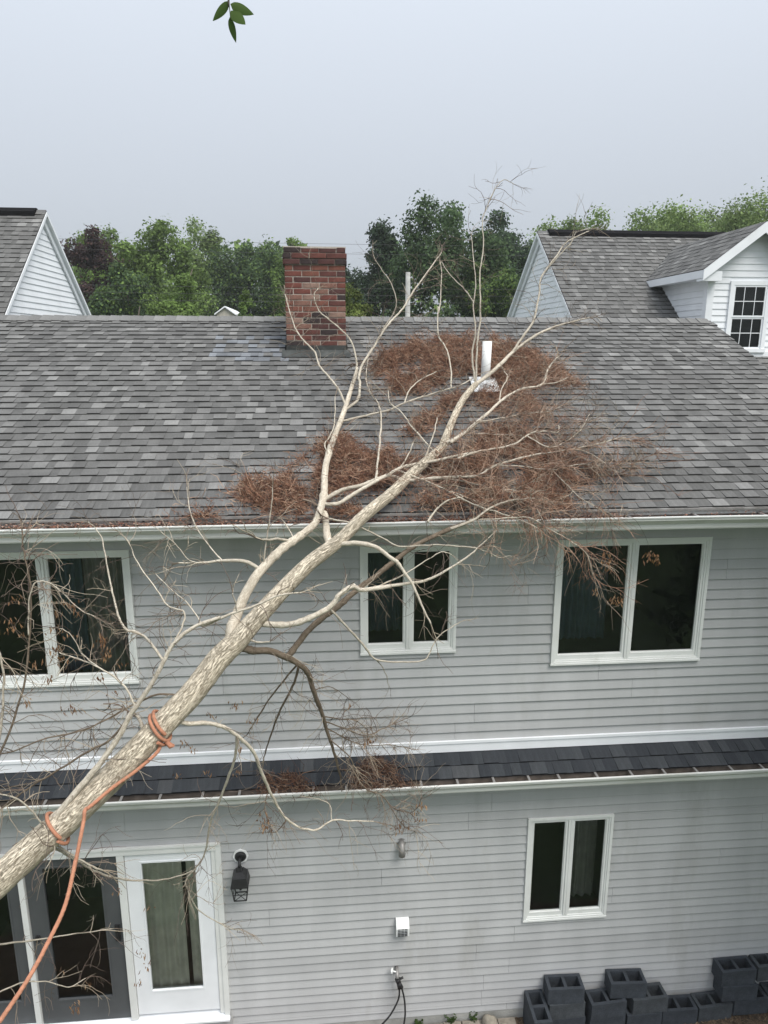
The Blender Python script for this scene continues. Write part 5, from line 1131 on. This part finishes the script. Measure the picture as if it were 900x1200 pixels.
# ------------------------------------------------------------------ leafy twig hanging close above the camera
tw_ = thing('leafy_twig', 'small green leafy twig hanging in from the top edge against the sky', 'twig', loc=(-.214, -4.26, 8.12))
mb = MB(); mb.tube(spline([(.03, .0, 1.3), (.01, .0, .6), (.0, 0, .18), (0, 0, .06), (0, 0, .0)], 5), [.005-.0025*i/20 for i in range(21)], 6, (.09, .075, .06)); mb.tube([(0, 0, .02), (.003, .004, -.03)], .0012, 6, (.10, .11, .06)); mb.build('stem', M['twig'], tw_)
def leafmesh(base, tip, w_, cup, c):
    mb = MB(); b = Vector(base); t_ = Vector(tip); d = t_-b; s_ = d.cross(Vector((.15, -1, .1))).normalized(); nrm = d.cross(s_).normalized(); N = 8
    L0, Mid, R0 = [], [], []
    for i in range(N+1):
        u = i/N; wd = w_*(math.sin(math.pi*min(1, u**.75)))**.8 if 0 < u < 1 else .0004
        p = b+d*u+nrm*(-.02*d.length*math.sin(math.pi*u)); L0.append(p-s_*wd+nrm*cup*wd); Mid.append(p); R0.append(p+s_*wd+nrm*cup*wd)
    n = len(mb.v)
    for i in range(N+1): mb.v += [tuple(L0[i]), tuple(Mid[i]), tuple(R0[i])]
    for i in range(N):
        for k in (0, 1): mb.face((n+i*3+k, n+i*3+k+1, n+(i+1)*3+k+1, n+(i+1)*3+k), c, True)
    return mb
for (b, t_, w_, cup) in (((0, 0, .012), (-.042, .008, -.030), .0105, .5), ((.004, 0, .006), (.060, .008, -.012), .0135, .3), ((.004, .002, -.008), (.040, -.01, -.042), .0145, .2), ((.001, .003, -.022), (.012, .02, -.072), .0085, .6), ((-.002, .0, .05), (.03, -.02, .07), .012, .3)):
    mb = leafmesh(b, t_, w_, cup, (.07, .115, .032)); mb.build('leaf', M['leaf'], tw_)

# ================================================================== BACKGROUND
def crown_mesh(seed, rx, rz_, h, nl, leaf, cols, lobes=34, conical=0.0, loose=0.0):
    """leafy crown: leaf faces spread over many overlapping clumps, base at z=0, top at z=h"""
    rr = random.Random(seed); mb = MB(); L_ = []
    lobes = int(lobes*2.2)
    for k in range(lobes):
        p = Vector((rr.gauss(0, 1), rr.gauss(0, 1), rr.gauss(0, 1))).normalized()*(rr.uniform(.35, 1.0)**.6)
        f = 1.0
        if conical: f = max(.10, 1-conical*(p.z+1)/2)
        r_ = rx*rr.uniform(.15, .29)*(.5+.5*f)
        cz = h/2+p.z*(h/2-r_*.7)
        wob = 1+.22*noise.noise((p.x*1.7+seed, p.y*1.7, p.z*1.7))
        L_.append((Vector((p.x*rx*.88*f*wob, p.y*rx*.88*f*wob, cz)), r_, rr.uniform(.68, 1.25)))
    rng = np.random.default_rng(seed); nl = int(nl)
    idx = rng.integers(0, len(L_), nl)
    C = np.array([tuple(q[0]) for q in L_])[idx]; rad = np.array([q[1] for q in L_])[idx]; tone = np.array([q[2] for q in L_])[idx]
    def unit(v): return v/np.maximum(np.linalg.norm(v, axis=1, keepdims=True), 1e-9)
    d = unit(rng.normal(size=(nl, 3))+np.array([0, 0, .25]))
    k = np.where(rng.random(nl) > loose, rng.uniform(.45, 1.08, nl), rng.uniform(.9, 1.6, nl))
    q = C+d*(rad*k)[:, None]; q[:, 2] = np.minimum(q[:, 2], h)
    nrm = unit(d*.7+np.stack([rng.uniform(-1, 1, nl), rng.uniform(-1, 1, nl), rng.uniform(-.2, 1, nl)], 1))
    aa = unit(np.cross(nrm, rng.normal(size=(nl, 3)))); bb = np.cross(nrm, aa)
    sz = leaf*rng.uniform(.45, 1.35, nl)
    ex = aa*(sz*.5)[:, None]; ey = bb*(sz*.34)[:, None]
    V = np.stack([q-ex, q+ey, q+ex, q-ey], 1).reshape(-1, 3)
    v = tone*rng.uniform(.72, 1.3, nl); cc = np.array(cols)[rng.integers(0, len(cols), nl)]*v[:, None]
    me = bpy.data.meshes.new('crown'); me.vertices.add(4*nl); me.vertices.foreach_set('co', V.astype(np.float32).ravel())
    me.loops.add(4*nl); me.loops.foreach_set('vertex_index', np.arange(4*nl, dtype=np.int32))
    me.polygons.add(nl); me.polygons.foreach_set('loop_start', np.arange(0, 4*nl, 4, dtype=np.int32)); me.polygons.foreach_set('loop_total', np.full(nl, 4, np.int32))
    at = me.attributes.new('Col', 'FLOAT_COLOR', 'CORNER'); cr = np.concatenate([np.repeat(cc, 4, 0), np.ones((4*nl, 1))], 1); at.data.foreach_set('color', cr.astype(np.float32).ravel())
    me.materials.append(M['leaf']); me.update(); me.validate()
    return me
GA = [(.055, .095, .032), (.045, .080, .028), (.065, .11, .038)]
GA = [(c[0]*2.4+.012, c[1]*2.15+.010, c[2]*1.6+.008) for c in GA]  # leaf palettes lifted and greyed here and below to imitate haze
GB = [(.030, .058, .026), (.024, .047, .022), (.04, .07, .03)]
GB = [(c[0]*1.95+.012, c[1]*1.8+.010, c[2]*1.6+.010) for c in GB]
GD = [(.018, .034, .020), (.022, .042, .024), (.015, .028, .017)]
GD = [(c[0]*1.95+.012, c[1]*1.8+.010, c[2]*1.6+.010) for c in GD]
GL = [(.17, .235, .085), (.14, .20, .075), (.20, .26, .10)]
GP = [(.028, .018, .020), (.036, .022, .022), (.022, .016, .018)]
GP = [(c[0]*1.95+.012, c[1]*1.8+.010, c[2]*1.6+.010) for c in GP]
GY = [(.12, .155, .04), (.10, .135, .035), (.14, .17, .05)]
def bgtree(name, lab, x, y, top, base, rx, cols, seed, nl=9000, leaf=.30, lobes=36, conical=0, loose=.12, group='trees beyond the houses'):
    t = thing(name, lab, 'tree', group, loc=(x, y, 0))
    me = crown_mesh(seed, rx, rx, top-base, int(nl*3.0), leaf*.56, cols, lobes, conical, loose); o = link('crown', me, t, loc=(0, 0, base))
    mb = MB(); rr = random.Random(seed)
    mb.tube([(0, 0, 0), (.1, 0, base*.5), (0, .1, base+1), (.1, 0, (top+base)/2)], [.32, .26, .2, .1], 10)
    for k in range(6):
        a = rr.uniform(0, 6.3); z0_ = base+rr.uniform(0, (top-base)*.4); mb.tube([(0, 0, z0_), (math.cos(a)*rx*.35, math.sin(a)*rx*.35, z0_+(top-base)*.16), (math.cos(a)*rx*.7, math.sin(a)*rx*.7, z0_+(top-base)*.34)], [.11, .07, .02], 6)
    mb.build('trunk', M['trunk'], t)
    return t
bgtree('purple_tree', 'dark purple leaved tree beside the left white gable', -11.3, 31.6, 13.4, 3.0, 2.1, GP, 1, 9000, .26, 40)
bgtree('leafy_tree', 'tallest green tree of the left group next to the purple one', -8.5, 34.1, 14.4, 3.0, 2.7, GA, 2, 13000, .30, 44)
bgtree('leafy_tree', 'green tree top rising behind the purple tree', -12.6, 40.0, 14.9, 4.0, 2.8, GA, 24, 8000, .30, 36)
bgtree('leafy_tree', 'pale thin crowned tree rising behind the tall green one', -7.7, 43.5, 15.6, 5, 2.2, GL, 3, 5500, .30, 26, loose=.35)
bgtree('leafy_tree', 'broad mid green tree left of the brick chimney', -4.3, 41.0, 14.6, 3, 3.3, GB+GA[:1], 4, 14000, .32, 44)
bgtree('leafy_tree', 'darker green tree just left behind the chimney', -1.9, 46.0, 14.6, 3, 2.6, GB, 14, 9000, .34, 30)
bgtree('leafy_tree', 'near round bright green tree showing low above the ridge', -5.6, 23.1, 10.2, 3.0, 1.7, GA, 5, 11000, .22, 34)
bgtree('leafy_tree', 'low dark green tree between the purple tree and the bright round one', -8.6, 27.0, 11.0, 3.0, 2.1, GB+GA[:1], 15, 10000, .24, 30)
bgtree('conical_tree', 'small conical green cedar left of the chimney', -2.6, 19.5, 9.35, 4.5, .85, GA, 6, 6000, .13, 30, conical=.75)
bgtree('conical_tree', 'smaller rounded cedar touching the chimney left side', -1.6, 20.2, 9.0, 4.5, .8, GA, 16, 5000, .13, 26, conical=.6)
bgtree('leafy_tree', 'wispy tree top peeping over the chimney', -1.6, 38.0, 13.5, 7, 1.5, GA, 17, 2200, .26, 16, loose=.4)
bgtree('weeping_tree', 'yellow green weeping tree right of the chimney', 1.0, 17.6, 9.5, 5.0, 1.1, GY, 7, 6000, .15, 26, conical=.4)
bgtree('spruce_tree', 'dark ragged spruce left of the big maple', 3.1, 31.0, 14.2, 3.0, 2.4, GD, 8, 10000, .30, 50, conical=.72, loose=.25)
bgtree('maple_tree', 'big dark green maple behind the vent pipe', 5.7, 26.6, 14.0, 2.5, 3.2, GB, 9, 18000, .26, 54)
bgtree('maple_tree', 'yellow tinged green tree below the big maple near the right gable', 7.2, 24.2, 11.3, 3, 1.7, GB+GA, 19, 9000, .22, 34)
bgtree('leafy_tree', 'darkest green tree behind the right white gable', 10.4, 35.7, 15.1, 3, 2.8, GD+GB[:1], 10, 13000, .30, 44)
bgtree('leafy_tree', 'far light green tree above the left end of the right ridge vent', 14.9, 36.4, 15.4, 6, 3.3, GL+GA, 11, 8000, .30, 26, loose=.25)
bgtree('leafy_tree', 'far light green tree above the middle of the right ridge vent', 20.4, 37.6, 16.0, 6, 3.6, GL+GA, 12, 10000, .30, 30, loose=.25)
bgtree('leafy_tree', 'light green open tree above the dormer at the right edge', 20.9, 27.8, 15.4, 5, 3.5, GL, 13, 11000, .24, 34, loose=.3)
bgtree('leafy_tree', 'low light green tree filling the gap above the dormer roof', 17.2, 33.0, 14.2, 5, 2.9, GL, 18, 8000, .26, 28, loose=.25)
bgtree('leafy_tree', 'small dark tree in the gap right of the chimney', 1.6, 36.0, 12.0, 3, 2.4, GD, 20, 7000, .28, 30)
bgtree('leafy_tree', 'far green tree filling behind the right ridge vent between its neighbours', 17.6, 42.0, 15.2, 6, 4.2, GL+GA, 27, 10000, .32, 34, loose=.2)
bgtree('leafy_tree', 'far green tree behind the dormer ridge at far right', 26.0, 40.0, 16.4, 6, 4.0, GL, 28, 9000, .32, 34, loose=.2)
bgtree('added_shade_tree', 'unseen leafy tree added to shade the right end of the house', 7.3, -2.7, 10.0, .8, 2.75, GB, 21, 26000, .17, 60, group=None)  # out of view, added to darken the right wall and blocks
# far woods closing the gaps
wd = MB(); rr = random.Random(61)
for k in range(14000):
    x = rr.uniform(-40, 60); y = 62+rr.uniform(0, 10); top = (16.3 if x < -1 or x > 6 else 13.6)+1.6*noise.noise((x*.16, 2, 0))+1.2*noise.noise((x*.5, 7, 0))
    z = rr.uniform(2, top); q = Vector((x, y, z)); s_ = rr.uniform(.4, .9); nrm = Vector((rr.uniform(-1, 1), -1, rr.uniform(-.3, 1))).normalized(); a = nrm.orthogonal().normalized(); a.rotate(Matrix.Rotation(rr.uniform(0, 6), 3, nrm)); b = nrm.cross(a); v = rr.uniform(.7, 1.3); c = rr.choice(GB+GA)
    wd.quad(q-a*s_*.5, q+b*s_*.35, q+a*s_*.5, q-b*s_*.35, tuple(e*v for e in c))
tag(wd.build('far_woods', M['leaf']), 'far belt of green woods behind the nearer trees', 'woods', kind='stuff')
# pole, wires, far gable
mb = MB(); mb.tube([(2.81, 17.5, 0), (2.81, 17.5, 9.6)], [.10, .075], 12); tag(mb.build('utility_pole', M['found']), 'pale slim pole standing before the dark trees behind the ridge', 'pole')
for i, (z, y, lab) in enumerate(((9.05, 18.2, 'lowest thin dark cable crossing behind the chimney'), (9.3, 18.6, 'second lowest thin dark cable crossing behind the chimney'), (9.55, 19.0, 'middle thin dark cable crossing behind the chimney'), (10.9, 21.0, 'second highest thin cable crossing against the trees'), (11.3, 21.5, 'highest thin cable sagging across the treetops'))):
    P_ = [(x, y, z-.35+.35*((x-2.8)/30)**2) for x in range(-28, 34, 3)]
    mb = MB(); mb.tube(P_, .005, 5); tag(mb.build('utility_wire', M['wire']), lab, 'wire', 'overhead wires')
t = thing('far_house', 'tiny beige gable roof peeping over the ridge left of the chimney', 'house')
mb = MB(); mb.prism([(-4.9, 0), (-4.1, 0), (-4.1, 8.75), (-4.5, 9.02), (-4.9, 8.75)], 29, 34, axis='y'); mb.build('wall', M['beige'], t)
mb = MB(); mb.prism([(-5.0, 8.70), (-4.5, 9.05), (-4.0, 8.70), (-4.0, 8.76), (-4.5, 9.12), (-5.0, 8.76)], 28.9, 34.1, axis='y'); mb.build('roof', M['white'], t)

# ------------------------------------------------------------------ thin haze in the air
hz = MB(); hz.box(-60, 70, -14, 76, -1, 19.5); hzo = hz.build('haze', M['wire'], None, 'stuff')
hm_ = bpy.data.materials.new('haze_air'); hm_.use_nodes = True; hn = hm_.node_tree; hn.nodes.remove(hn.nodes['Principled BSDF'])
pv_ = hn.nodes.new('ShaderNodeVolumePrincipled'); pv_.inputs['Color'].default_value = (.93, .96, 1, 1); pv_.inputs['Density'].default_value = HAZE
hn.links.new(pv_.outputs[0], hn.nodes['Material Output'].inputs['Volume'])
hzo.data.materials.clear(); hzo.data.materials.append(hm_)
tag(hzo, 'thin pale summer haze in the air between the houses and trees', 'haze')
